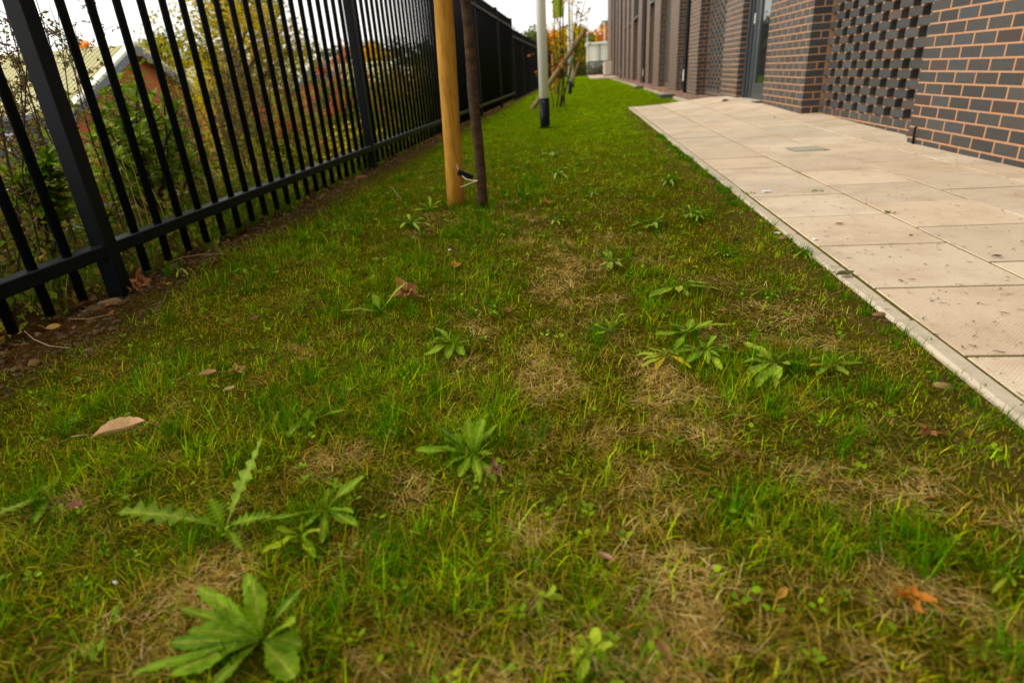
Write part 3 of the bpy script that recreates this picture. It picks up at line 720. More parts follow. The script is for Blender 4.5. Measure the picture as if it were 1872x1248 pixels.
# ------------------------------------------------------------------ trees and woods far off
def PXp(px, py, X):
    d = ray(px, py); q = d * (X / d[0]); return Vector((q[0], q[1], q[2] + H))
def PYp(px, py, Y):
    d = ray(px, py); q = d * (Y / d[1]); return Vector((q[0], q[1], q[2] + H))
def leaf_cloud(b, blobs, n, Lf, cols, flat=0.0):
    """leaf-sized faces spread through several uneven blobs (centre, radii)"""
    wts = [q[1][0] * q[1][1] * q[1][2] for q in blobs]; tot = sum(wts)
    for (c, r), w in zip(blobs, wts):
        c = Vector(c); base = rnd.choice(cols)
        for i in range(max(4, int(n * w / tot))):
            d = rv(); q = rnd.random() ** 0.45
            p = c + Vector((d.x * r[0], d.y * r[1], d.z * r[2])) * q
            cc = base if rnd.random() < 0.65 else rnd.choice(cols)
            leafquad(b, p, rv() + Vector((0, 0, -flat)), rv(), Lf * rnd.uniform(.6, 1.3), Lf * rnd.uniform(.4, .65), vary(cc, .25))
def tree(name, label, x, y, ztop, cr, cols, n, Lf, group=None, nb=14, zlow=0.35, cat='tree'):
    z0 = LZ(x, y); h = ztop - z0
    t = thing(name, label, cat, (x, y, z0), group)
    b = MB(); b.tube([(x, y, z0 - 0.2), (x + .05 * cr, y, z0 + h * .4), (x - .04 * cr, y, z0 + h * .9)], [h * .03, h * .02, h * .005], 8, (0.07, 0.055, 0.04))
    f = MB(); blobs = []
    for k in range(nb):
        s = zlow + (1 - zlow) * (k + 0.5) / nb; rr = cr * (math.sin(math.pi * min(1, max(0.12, (1.04 - s) / (1.04 - zlow) * 0.9 + 0.1))) ** 0.6)
        a = rnd.uniform(0, 6.28); q = rnd.uniform(0.2, 0.75) * rr
        c = (x + math.cos(a) * q, y + math.sin(a) * q, z0 + h * s - 0.1 * cr)
        br = rnd.uniform(0.32, 0.55) * cr
        blobs.append((c, (br, br, br * 0.75)))
        b.tube([(x, y, z0 + h * max(.25, s - .2)), c], [h * .010, h * .003], 5, (0.07, 0.055, 0.04))
    b.build('trunk', M_STEM, t)
    leaf_cloud(f, blobs, n, Lf, cols); f.build('crown', M_FOL, t)
    return t
YEL = [(0.33, 0.25, 0.006), (0.25, 0.23, 0.008), (0.38, 0.25, 0.005), (0.15, 0.17, 0.008), (0.28, 0.24, 0.008)]
GRN = [(0.06, 0.085, 0.015), (0.085, 0.11, 0.02), (0.045, 0.065, 0.015)]
ORA = [(0.50, 0.18, 0.008), (0.56, 0.25, 0.01), (0.28, 0.10, 0.012), (0.20, 0.13, 0.015), (0.10, 0.11, 0.015)]
c = PXp(425, 60, -9)
tree('autumn_tree', 'tall loose tree with yellow autumn leaves just beyond the dry weeds', c.x, c.y - 0.2, 3.75, 2.0, YEL, 26000, 0.105, nb=44, zlow=0.12)
FT = [('yellow green round tree behind the nearest brick unit roof', 285, 88, 62, -46, 2.6, 700, GRN + YEL[:2], .5),
      ('orange tree top just over the ridge of the nearest brick unit', 155, 96, 78, -60, 2.4, 500, ORA[:3], .5),
      ('golden yellow tree beyond the second fence post', 684, 110, 79, -30, 3.2, 700, YEL[:1] + [(0.42, 0.24, 0.01)], .5)]
for lab, px, pyb, pyt, X, cr, n, cols, Lf in FT:
    p = PXp(px, pyt, X); tree('distant_tree', lab, p.x, p.y, p.z, cr, cols, n * 3, Lf, 'trees far beyond the fence')
FT2 = [('dark green rounded tree behind the far fence, left of the nearest white pole', 938, 54, 95, 4.5, 900, GRN),
       ('olive tree farther left above the stepped fence', 905, 62, 110, 4.0, 600, GRN + YEL[3:4]),
       ('green tree touching the left side of the nearest white pole', 972, 58, 100, 4.0, 700, GRN),
       ('orange and green tree between the white poles', 1012, 64, 105, 4.2, 800, ORA),
       ('mixed yellow tree right of the second white pole', 1050, 50, 92, 3.8, 800, YEL + GRN),
       ('bright orange tree above the white container', 1085, 58, 112, 5.0, 1000, ORA[:3]),
       ('orange tree beside the far end of the brick building', 1104, 60, 125, 4.0, 700, ORA[:4]),
       ('dark green conifer rising behind the far end of the brick building', 1108, 43, 135, 3.2, 700, [(0.03, 0.055, 0.02), (0.045, 0.07, 0.025)])]
for lab, px, pyt, Y, cr, n, cols in FT2:
    p = PYp(px, pyt, Y); tree('distant_tree', lab, p.x, p.y, p.z, cr, cols, int(n * 4), 0.6, 'trees at the end of the lawn', zlow=0.1)
# wooded hill: one far mass
b = MB()
for k in range(420):
    x = rnd.uniform(-190, -5); y = rnd.uniform(75, 240)
    z = LZ(x, y)
    if z < 0.2: continue
    r = rnd.uniform(2.2, 3.8); cl = rnd.choice([(0.040, 0.048, 0.026), (0.055, 0.058, 0.028), (0.065, 0.052, 0.026), (0.034, 0.042, 0.028)])
    leaf_cloud(b, [((x, y, z + r * .9), (r, r, r * .9)), ((x + rnd.uniform(-2, 2), y, z + r * .5), (r, r, r * .7))], 60, 1.1, [cl])
tag(b.build('distant_woods', M_FOL), 'dark wooded hillside beyond the roofs', None, None, 'stuff')
# hedge behind the mesh fence at the end
b = MB(); leaf_cloud(b, [((x * 0.8, 61.5, 0.25 + 0.1 * math.sin(x)), (0.7, 0.6, 0.75)) for x in range(-3, 5)], 3800, 0.12, [(0.04, 0.05, 0.015), (0.06, 0.045, 0.02), (0.03, 0.04, 0.012)])
tag(b.build('hedge', M_FOL, None, org=(0, 61.5, -0.3)), 'dark scrubby hedge behind the low mesh fence', 'hedge')

# ------------------------------------------------------------------ planting right behind the fence
def broadleaf(label, x, y, tips, cols, Ll, group=None):
    z0 = LZ(x, y); t = thing('broadleaf_shrub', label, 'shrub', (x, y, z0), group); b = MB(); f = MB()
    for (tx, ty, tz) in tips:
        p0 = Vector((x + rnd.uniform(-.06, .06), y + rnd.uniform(-.06, .06), z0 - 0.03)); p1 = Vector((tx, ty, tz)); pm = p0.lerp(p1, .55) + Vector((rnd.uniform(-.05, .05), rnd.uniform(-.05, .05), .06))
        b.tube([p0, pm, p1], [0.008, 0.006, 0.0035], 6, (0.06, 0.03, 0.02))
        for k in range(27):
            s = 0.30 + 0.70 * (k / 26) ** 0.6; c = pm.lerp(p1, max(0, (s - .30) / .70))
            a = k * 2.4 + rnd.random(); up = rnd.uniform(-0.15, 0.9) + (0.9 if k > 22 else 0)
            leaf_blade(f, c, (math.cos(a), math.sin(a), up), Ll * rnd.uniform(.7, 1.15), Ll * rnd.uniform(.34, .44), vary(rnd.choice(cols), .2), bend=rnd.uniform(.2, .7))
    b.build('stem', M_STEM, t); f.build('foliage', M_LEAF, t, smooth=True)
def leaf_blade(b, base, d, L, w, col, bend=0.4, rib=None, tooth=0.0, shape=1.0, nseg=7, fold=0.25, blunt=0.0, twist=0.0, wav=0.0):
    """one leaf: arched midrib, folded blade, optional toothed margin"""
    d = Vector(d); hz = Vector((d.x, d.y, 0)); hl = hz.length
    hd = hz.normalized() if hl > 1e-4 else Vector((1, 0, 0)); e = math.atan2(d.z, hl)
    side = Vector((-hd.y, hd.x, 0)); p = Vector(base); V = []; C = []; F = []
    rib = rib or tuple(min(1, q * 1.6 + 0.02) for q in col); ph = rnd.uniform(0, 6)
    us = (-1.0, -0.55, -0.10, 0.0, 0.10, 0.55, 1.0)
    for i in range(nseg + 1):
        s = i / nseg
        ang = e - bend * s * 1.6
        fd = hd * math.cos(ang) + Vector((0, 0, math.sin(ang))); up = side.cross(fd) * -1; up = up if up.z > 0 else -up
        prof = max(0.0, math.sin(math.pi * min(1.0, s ** shape))) ** 0.5 * (.30 + .70 * min(1, s * 2.0)) if blunt == 0 else (s ** shape) * (1.25 if s < .999 else .35)
        if blunt > 0: prof = min(1, (0.14 + 1.05 * s ** shape)) * (1 - max(0, (s - 0.78) / 0.22) ** 2 * 0.96)
        ww = w * 0.5 * max(0.06, prof)
        if tooth: ww *= 1 + tooth * (1 if i % 2 else -1) * (0.4 + 0.6 * min(1, s * 2)) * (s < .97)
        sd = side * math.cos(twist * s) + up * math.sin(twist * s)
        for u in us:
            z = (fold * abs(u) + wav * math.sin(s * 9 + ph + (1 if u > 0 else 2.1)) * abs(u)) * ww
            V.append(p + sd * (u * ww) + up * (z + (rnd.uniform(-.07, .07) * ww if 0 < i < nseg else 0)))
            k = 1.0 if abs(u) < 0.05 else (0.35 if abs(u) < .2 else 0.0)
            q = rnd.uniform(.78, 1.16); C.append(tuple((col[j] * (1 - k) + rib[j] * k) * q for j in range(3)))
        p = p + fd * (L / nseg)
    m = len(us)
    for i in range(nseg):
        for j in range(m - 1): F.append((i*m + j, i*m + j + 1, (i+1)*m + j + 1, (i+1)*m + j))
    b.add(V, F, C)
BG = [(0.10, 0.18, 0.008), (0.13, 0.21, 0.010), (0.07, 0.135, 0.008), (0.16, 0.23, 0.014)]
tips = []
for px, py in ((215, 150), (250, 160), (190, 175), (300, 185), (325, 200), (180, 215), (235, 205), (270, 215), (200, 250), (310, 245), (335, 255), (240, 265), (285, 270), (215, 290), (165, 260), (320, 290), (260, 300), (345, 300), (190, 310), (295, 320), (235, 330), (225, 175), (205, 200), (255, 240), (275, 185), (225, 235), (310, 215), (245, 130)):
    p = PXp(px, py, rnd.uniform(-2.7, -2.2)); tips.append((p.x, p.y, p.z))
broadleaf('leafy shrub with broad oval green leaves right behind the near fence post', -2.45, 3.25, tips, BG, 0.10)
tips = [tuple(PXp(px, py, -2.2)) for px, py in ((85, 285), (95, 300), (75, 310), (110, 330), (100, 350), (60, 330), (115, 395), (30, 330))]
broadleaf('small broad leaved shrub seen left of the near fence post', -2.25, 2.3, tips, BG, 0.10)
def dry_weed(label, x, y, n, h, spread, green=0.35):
    z0 = LZ(x, y); t = thing('dry_weed', label, 'weed', (x, y, z0), 'tall dry seed headed weeds behind the fence'); b = MB(); f = MB()
    for k in range(n):
        a = rnd.uniform(0, 6.28); r = rnd.uniform(0, spread); hh = h * rnd.uniform(.65, 1.05)
        p0 = Vector((x + math.cos(a) * r * .4, y + math.sin(a) * r * .4, z0 - .02)); p1 = Vector((x + math.cos(a) * r * 1.1, y + math.sin(a) * r * 1.1, z0 + hh))
        pm = p0.lerp(p1, .5) + Vector((rnd.uniform(-.05, .05), rnd.uniform(-.05, .05), 0)); sc = rnd.choice([(0.10, 0.065, 0.03), (0.14, 0.11, 0.035), (0.07, 0.04, 0.025)])
        b.tube([p0, pm, p1], [0.0045, 0.0035, 0.0015], 5, sc)
        for q in range(16):
            s = rnd.uniform(.3, 1.0); c = p0.lerp(pm, s * 2) if s < .5 else pm.lerp(p1, s * 2 - 1)
            d = (rv() + Vector((0, 0, .7))).normalized(); L = rnd.uniform(.05, .17) * (1.3 - s * .5); e = c + d * L
            b.tube([c, c + d * L * .5 + Vector((0, 0, .01)), e], [0.0018, 0.0014, 0.0008], 4, sc)
            for w in range(5):
                cc = c.lerp(e, rnd.uniform(.3, 1)) + rv() * 0.008
                if rnd.random() < green: leafquad(f, cc, rv(), rv(), rnd.uniform(.012, .03), 0.011, vary(rnd.choice([(0.09, 0.10, 0.02), (0.12, 0.12, 0.02), (0.06, 0.08, 0.02)]), .3))
                else:
                    for w2 in range(3): leafquad(f, cc, rv(), rv(), rnd.uniform(.008, .016), 0.010, vary(rnd.choice([(0.10, 0.06, 0.03), (0.05, 0.03, 0.02), (0.16, 0.10, 0.05)]), .3))
    b.build('stem', M_STEM, t); f.build('seed_heads', M_FOL, t)
dry_weed('dry brown weed with seed heads at the left picture edge behind the fence', -2.30, 2.05, 14, 1.05, .42, .3)
dry_weed('dry brown weed with tall sprays just left of the near fence post', -2.45, 2.55, 11, 1.18, .35, .4)
dry_weed('dry weed with tall sprays crossing just right of the near fence post', -2.50, 2.95, 7, 1.18, .30, .4)
dry_weed('low tangled dry weed at the foot of the fence, far left', -2.15, 1.75, 12, .62, .35, .3)
dry_weed('dry weed in front of the orange gable right of the broad leaved shrub', -2.75, 4.15, 12, .92, .35, .45)
dry_weed('dense dry weed in front of the yellow tree', -2.75, 4.9, 20, 1.16, .38, .3)
dry_weed('dry weed beneath the yellow tree right of the orange gable', -2.5, 4.35, 12, .72, .35, .45)
dry_weed('dry weed at the right edge of the yellow tree', -2.85, 5.6, 14, 1.12, .35, .25)
dry_weed('sparse dry weed between the berry bushes', -2.9, 6.6, 8, .75, .35, .4)
def pyracantha(label, x, y, h, r, n, nb):
    z0 = LZ(x, y); t = thing('berry_bush', label, 'bush', (x, y, z0), 'berry bushes behind the fence'); b = MB(); f = MB(); be = MB()
    for k in range(n):
        a = rnd.uniform(0, 6.28); rr = r * rnd.uniform(.1, 1); p0 = Vector((x, y, z0)); p1 = Vector((x + math.cos(a) * rr, y + math.sin(a) * rr, z0 + h * rnd.uniform(.3, 1.05))); pm = p0.lerp(p1, .5) + rv() * .06
        b.tube([p0, pm, p1], [.006, .004, .002], 5, (0.05, 0.035, 0.025))
        for w in range(34):
            s = rnd.uniform(.2, 1); c = (p0.lerp(pm, s * 2) if s < .5 else pm.lerp(p1, s * 2 - 1)) + rv() * .055
            leafquad(f, c, rv(), rv(), rnd.uniform(.025, .045), .016, vary(rnd.choice([(0.06, 0.12, 0.008), (0.085, 0.15, 0.010), (0.14, 0.18, 0.012)]), .25))
        if k < nb:
            c0 = pm.lerp(p1, rnd.uniform(.3, 1)) + Vector((rnd.uniform(.03, .10), rnd.uniform(-.06, .02), .02))
            for w in range(34):
                c = c0 + Vector((rnd.gauss(0, .03), rnd.gauss(0, .03), rnd.gauss(0, .034)))
                q = .0075; cc = vary(rnd.choice([(0.75, 0.075, 0.006), (0.80, 0.13, 0.008), (0.65, 0.045, 0.006)]), .15)
                be.add([c + Vector(v) * q for v in ((1,0,0), (-1,0,0), (0,1,0), (0,-1,0), (0,0,1), (0,0,-1))], [(0,2,4), (2,1,4), (1,3,4), (3,0,4), (2,0,5), (1,2,5), (3,1,5), (0,3,5)], cc)
    b.build('stem', M_STEM, t); f.build('foliage', M_FOL, t); be.build('berries', mat('berry', (1, 1, 1), .35, attr=True), t, smooth=True)
pyracantha('low green bush with red orange berries between the two fence posts', -2.45, 5.05, .55, .38, 34, 17)
pyracantha('tall green bush with red orange berries left of the second fence post', -2.40, 6.25, 1.12, .42, 46, 26)
pyracantha('green bush with a few berries seen right of the second fence post', -2.5, 7.3, .85, .45, 36, 7)
def bush(name, label, x, y, h, r, n, cols, Lf, cat='bush', group=None):
    z0 = LZ(x, y); t = thing(name, label, cat, (x, y, z0), group); b = MB(); f = MB(); bl = []
    for k in range(16):
        a = rnd.uniform(0, 6.28); q = r * rnd.uniform(.1, .8); c = Vector((x + math.cos(a) * q, y + math.sin(a) * q, z0 + h * rnd.uniform(.15, .85)))
        bl.append((c, (r * .4, r * .4, h * .25))); b.tube([(x, y, z0), c], [.006, .003], 5, (0.05, 0.04, 0.025))
    leaf_cloud(f, bl, n, Lf, cols); b.build('stem', M_STEM, t); f.build('foliage', M_FOL, t)
for y, x, h, lab in ((1.75, -2.75, .48, 'tangled low bush at the left picture edge behind the fence'), (2.7, -3.1, .60, 'tangled low bush behind the near fence post'), (3.7, -3.2, .55, 'tangled low bush behind the broad leaved shrub')):
    bush('bush', lab, x, y, h + .02, .75, 3000, [(0.11, 0.16, 0.010), (0.15, 0.12, 0.03), (0.09, 0.14, 0.010), (0.20, 0.17, 0.03)], .04, 'bush', 'tangled low bushes on the bank')
VAR = [(0.50, 0.38, 0.02), (0.60, 0.48, 0.06), (0.22, 0.23, 0.012), (0.12, 0.15, 0.012)]
bush('variegated_shrub', 'low shrub with yellow edged leaves left of the second fence post', -2.12, 5.0, .34, .34, 900, VAR, .03, 'shrub')
bush('variegated_shrub', 'low shrub with yellow edged leaves at the foot of the second fence post', -2.15, 5.75, .36, .36, 900, VAR, .03, 'shrub')
for i, (y, h, lab) in enumerate(((8.3, .9, 'olive bush behind the fence right of the second post'), (9.6, 1.0, 'green bush behind the fence near the golden stake'), (11.2, 1.05, 'yellowish bush far along the fence past the golden stake'), (13.2, 1.1, 'green bush farthest along behind the close fence bars'))):
    bush('bush', lab, -2.7, y, h, .7, 2200, [(0.09, 0.10, 0.02), (0.13, 0.12, 0.02), (0.06, 0.08, 0.018), (0.20, 0.14, 0.03)], .05)

# ------------------------------------------------------------------ broad weeds in the lawn
WG = {'mid': (0.12, 0.215, 0.008), 'pale': (0.24, 0.31, 0.030), 'dark': (0.055, 0.125, 0.004), 'yel': (0.46, 0.32, 0.010), 'grey': (0.155, 0.235, 0.028), 'lime': (0.19, 0.27, 0.006)}
WEEDS_XY = []
def rosette(label, base, tips, col='mid', w=0.03, group='broad leaved weeds in the lawn', name='rosette_weed', cat='weed', tooth=0.06, shape=1.25, rib=None, lift=0.012):
    b0 = G(base[0], base[1], -0.02); b0.z = LZ(b0.x, b0.y) + lift
    t = thing(name, label, cat, b0, group); WEEDS_XY.append((b0.x, b0.y))
    for q in tips:
        px, py = q[0], q[1]; hz = q[2] if len(q) > 2 else 0.02; ww = q[3] if len(q) > 3 else w; cc = WG[q[4]] if len(q) > 4 else WG[col]
        tp = G(px, py, hz - 0.01); d = tp - b0; L = d.length
        if L < 0.012: continue
        bend = rnd.uniform(.04, .34)
        ang = math.atan2(d.z, math.hypot(d.x, d.y)) + bend * 0.75
        hd = Vector((d.x, d.y, 0)).normalized()
        dirv = hd * math.cos(ang) + Vector((0, 0, math.sin(ang)))
        b = MB()
        leaf_blade(b, b0 + hd * 0.004, dirv, L * 1.07, ww * .80, vary(cc, .22), bend=bend, rib=rib or (0.30, 0.33, 0.08), tooth=tooth, shape=shape, nseg=16 if tooth else 10,
                   fold=rnd.uniform(.12, .35), twist=rnd.uniform(-.35, .35), wav=.26)
        b.build('leaf', M_LEAF, t, smooth=True)
    return t
def Z2(x0, y0, s, l): return [(x0 + q[0] / s, y0 + q[1] / s) + tuple(q[2:]) for q in l]
rosette('large broad leaved green weed nearest the camera, lower left', (485.8, 1190), Z2(200, 1000, 3.744, [
    (985, 275, .06, .036), (590, 570, .05, .034), (480, 850, .015, .034), (1245, 860, .012, .046), (1240, 510, .06, .030), (1285, 300, .09, .022, 'dark'),
    (640, 300, .04, .027), (850, 540, .06, .036), (225, 850, .02, .022), (540, 430, .035, .026), (950, 215, .035, .026), (830, 420, .03, .03), (1285, 660, .02, .028), (480, 650, .02, .03, 'dark'), (730, 925, .01, .024)]), w=.045, tooth=.10, shape=1.35)
rosette('spiny thistle with one tall upright jagged leaf, left of centre in the foreground', (415.7, 980), Z2(0, 0, 1, [
    (472, 812, .115, .034, 'grey'), (232, 938, .045, .04), (487, 945, .03, .028), (388, 915, .05, .03), (440, 1000, .01, .02)]), w=.034, tooth=.55, shape=.85)
rosette('weed with narrow leaves, upper of the touching pair in the foreground', (598, 946), Z2(0, 0, 1, [
    (597, 893, .055, .022), (658, 874, .05, .026), (494, 948, .03, .014), (646, 957, .02, .026), (560, 958, .02, .014), (590, 985, .01, .02), (640, 935, .03, .018)]), tooth=.06)
rosette('weed with narrow leaves, lower of the touching pair in the foreground', (553, 992), Z2(0, 0, 1, [
    (549, 945, .045, .018), (580, 970, .03, .016), (488, 1006, .015, .024), (512, 966, .03, .017), (572, 1014, .008, .02), (520, 985, .03, .014)]), col='lime')
rosette('upright rosette weed in the middle of the foreground with a dead leaf at its foot', (865.6, 848), Z2(740, 740, 7.8, [
    (900, 240, .075, .032), (1100, 230, .07, .032), (1265, 315, .05, .02), (545, 350, .055, .03, 'dark'), (612, 435, .045, .036), (232, 645, .035, .032), (520, 620, .03, .02),
    (800, 990, .012, .024), (1060, 1060, .01, .022), (1270, 1050, .01, .022), (1215, 690, .03, .016), (640, 860, .012, .016)]))
rosette('three leaved weed beside the large brown fallen leaf', (697, 573), Z2(0, 0, 1, [(632, 567, .025, .026), (684, 540, .045, .036), (737, 520, .07, .02), (705, 560, .03, .012)]), col='grey', tooth=.03)
rosette('broad leaved weed with bitten leaves in the middle of the lawn', (832, 637), Z2(640, 480, 6.238, [
    (890, 1045, .015, .05), (985, 875, .03, .042), (1060, 865, .05, .03), (1225, 845, .035, .02), (1335, 895, .03, .03), (1285, 1045, .01, .028), (1000, 755, .04, .022, 'grey'), (1110, 1080, .01, .03)]), tooth=.05)
rosette('bright green upright rosette alone in the lawn right of centre', (1116, 611), Z2(1050, 500, 3.404, [
    (178, 255, .05, .028), (292, 255, .05, .028), (135, 320, .03, .026), (342, 258, .05, .015), (140, 375, .012, .018), (300, 345, .02, .016), (230, 300, .06, .03)]), col='pale', tooth=.04)
rosette('star shaped rosette with pale ribs in the middle of the weed row', (1288, 644), Z2(1050, 500, 3.404, [
    (872, 393, .03, .022), (790, 418, .03, .022), (690, 448, .02, .02), (650, 490, .012, .02), (700, 552, .006, .022), (832, 552, .006, .02), (892, 512, .008, .022), (948, 450, .025, .022), (908, 585, .004, .022, 'lime'), (1000, 492, .015, .009), (760, 520, .01, .018)]), col='mid', rib=(.34, .38, .17))
rosette('flat rosette with a yellow withered leaf at the left end of the weed row', (1219, 657), Z2(1050, 500, 3.404, [
    (398, 510, .01, .016), (480, 468, .02, .016), (562, 462, .025, .017), (642, 500, .02, .016), (436, 570, .006, .015), (710, 580, .004, .016, 'yel'), (510, 585, .004, .014, 'yel'), (680, 548, .006, .016), (445, 530, .01, .014)]), col='pale')
rosette('dull broad leaved clump behind the star shaped rosette', (1255, 614), Z2(1050, 500, 3.404, [
    (600, 305, .025, .036), (730, 288, .03, .03), (845, 298, .03, .022), (690, 352, .03, .03), (520, 380, .015, .026), (632, 465, .005, .024), (970, 320, .01, .016, 'grey')]), col='mid')
rosette('largest spreading rosette of the weed row, right of the star shaped one', (1417, 671), Z2(1050, 500, 3.404, [
    (1060, 555, .01, .028), (1090, 622, .006, .026), (1150, 692, .004, .034), (1270, 645, .012, .024), (1402, 455, .06, .024, 'dark'), (1312, 488, .04, .022), (1205, 480, .03, .026), (1075, 440, .02, .034), (1432, 562, .008, .024), (1150, 505, .03, .026), (1330, 560, .03, .018), (1250, 700, .004, .02)]), col='grey')
rosette('small tidy rosette at the right end of the weed row', (1520, 673), Z2(1050, 500, 3.404, [
    (1488, 530, .02, .022), (1560, 500, .03, .022), (1712, 488, .04, .022), (1515, 622, .005, .02), (1692, 622, .004, .02), (1772, 556, .01, .014), (1480, 572, .01, .014, 'yel'), (1640, 540, .03, .02)]), col='grey')
rosette('flattened leafy clump with a yellow leaf, up the lawn from the weed row', (1240, 529), Z2(1050, 500, 3.404, [
    (560, 60, .03, .022, 'dark'), (740, 48, .03, .02), (795, 80, .02, .022), (538, 130, .01, .03), (652, 110, .02, .03, 'pale'), (622, 38, .03, .012, 'yel'), (885, 100, .01, .02), (480, 140, .008, .03, 'grey'), (700, 130, .008, .022), (830, 60, .02, .018)]), col='mid')
rosette('grey green thistle at the left picture edge', (97, 919), Z2(0, 0, 1, [(-8, 944, .03, .034, 'grey'), (79, 886, .05, .028, 'grey'), (67, 950, .012, .022), (107, 866, .06, .02), (40, 925, .03, .02, 'grey')]), tooth=.5, shape=.9)
rosette('small rosette with a rounded leaf, above the touching pair of weeds', (564, 778), Z2(380, 740, 4.62, [(840, 38, .035, .026), (960, 34, .03, .014), (1142, 40, .03, .016), (690, 245, .008, .02), (770, 150, .01, .012), (900, 180, .008, .01)]), tooth=.02)
rosette('single upright oval leaf left of the small rosette', (503, 782), [(506, 752, .035, .018)], col='pale', tooth=0)
rosette('small seedling with round leaves above the upright rosette', (708, 800), [(695, 788, .012, .013), (710, 786, .014, .013), (720, 792, .01, .012), (706, 808, .004, .011), (697, 800, .006, .011)], col='lime', tooth=0, shape=1.5)
rosette('pair of broad pale leaves near the bottom centre', (990, 1103), [(975, 1073, .03, .036), (1008, 1080, .03, .03), (1022, 1094, .012, .02), (985, 1112, .002, .014)], col='pale', tooth=0, shape=1.2)
rosette('small fan of pale leaves at the bottom edge right of centre', (1083, 1205), [(1090, 1152, .03, .02), (1060, 1165, .02, .016), (1112, 1178, .02, .018), (1050, 1192, .008, .016), (1062, 1236, .002, .016), (1105, 1205, .004, .014)], col='pale')
rosette('tiny plant with dark pointed leaves in the lower right lawn', (1358, 955), [(1338, 934, .015, .018), (1360, 926, .02, .012, 'dark'), (1386, 944, .012, .012), (1372, 960, .003, .01)], col='mid', tooth=0)
rosette('pale drooping weed in front of the golden stake', (752, 410), [(722, 402, .012, .03), (745, 393, .02, .025), (772, 400, .012, .03), (733, 416, .006, .03), (784, 412, .006, .025), (765, 420, .003, .02)], col='grey', w=.03)
rosette('yellow green weed at the foot of the golden stake', (788, 384), [(768, 372, .03, .022), (785, 360, .04, .022), (808, 366, .035, .03, 'lime'), (758, 385, .01, .022), (800, 378, .03, .02, 'yel')], col='lime')
GEN = [((1190, 407), 'pale low clump up the lawn beyond the bright upright rosette', 'grey', 22, 8), ((1262, 389), 'grey green clump near the kerb up the lawn', 'grey', 20, 9), ((1222, 330), 'small rosette far up the lawn near the kerb', 'grey', 15, 8),
       ((1325, 463), 'small light rosette in the bare mossy ground near the kerb', 'pale', 16, 8), ((1085, 353), 'small pale weed between the trunk and the path, far up', 'grey', 12, 5), ((1016, 405), 'small pale weed right of the thin trunk', 'pale', 12, 5),
       ((885, 572), 'two leaved weed in the middle of the lawn below the trunk', 'grey', 17, 3), ((1118, 478), 'pale spreading weed above the bright upright rosette', 'grey', 26, 6), ((1018, 316), 'pale weed at the edge of the darker grass below the nearest white pole', 'grey', 17, 5),
       ((1470, 467), 'small weed touching the edging, next to a pale stone', 'mid', 14, 5), ((1402, 534), 'low weed with pale leaves in the mossy strip near the edging', 'grey', 20, 6), ((1010, 281), 'pale weed farther up by the nearest white pole', 'grey', 13, 5),
       ((1652, 1025), 'seedling with round leaves in the lower right lawn', 'lime', 16, 6), ((1545, 1000), 'small seedling left of the other in the lower right lawn', 'lime', 14, 5), ((1845, 1060), 'pale broad leaf weed at the lower right picture edge', 'pale', 34, 3),
       ((1790, 1190), 'broad leaved weed in the lower right corner', 'mid', 34, 5), ((1580, 832), 'tiny round leaved seedling right of centre', 'lime', 10, 4), ((1590, 738), 'small seedling below the right end of the weed row', 'lime', 18, 6),
       ((450, 492), 'small weed on the lawn edge near the second fence bay', 'mid', 14, 5), ((1275, 395), 'weed beside the grey green clump near the kerb', 'mid', 14, 6), ((1060, 640), 'little plant left of the weed row', 'lime', 8, 4), ((330, 500), 'grey leaved sprig in the soil by the fence', 'grey', 12, 3),
       ((960, 830), 'folded pale leaf right of the upright rosette', 'pale', 18, 2), ((745, 790), 'short leaf sprig above the upright rosette', 'lime', 8, 3)]
for (bx, by_), lab, col, R, n in GEN:
    tips = []
    a0 = rnd.uniform(0, 6.28)
    n = int(n * 1.5)
    for k in range(n):
        a = a0 + k * 6.283 / n + rnd.uniform(-.5, .5); rr = R * rnd.uniform(.35, 1.25)
        tips.append((bx + math.cos(a) * rr * 1.3, by_ - math.sin(a) * rr * 0.62, rnd.uniform(.0, .022)))
    d0 = (G(bx, by_, -.02) - G(bx + R, by_, -.02)).length
    rosette(lab, (bx, by_), tips, col=col, w=d0 * rnd.uniform(.26, .42), lift=.003, tooth=.03 if n > 4 else 0)

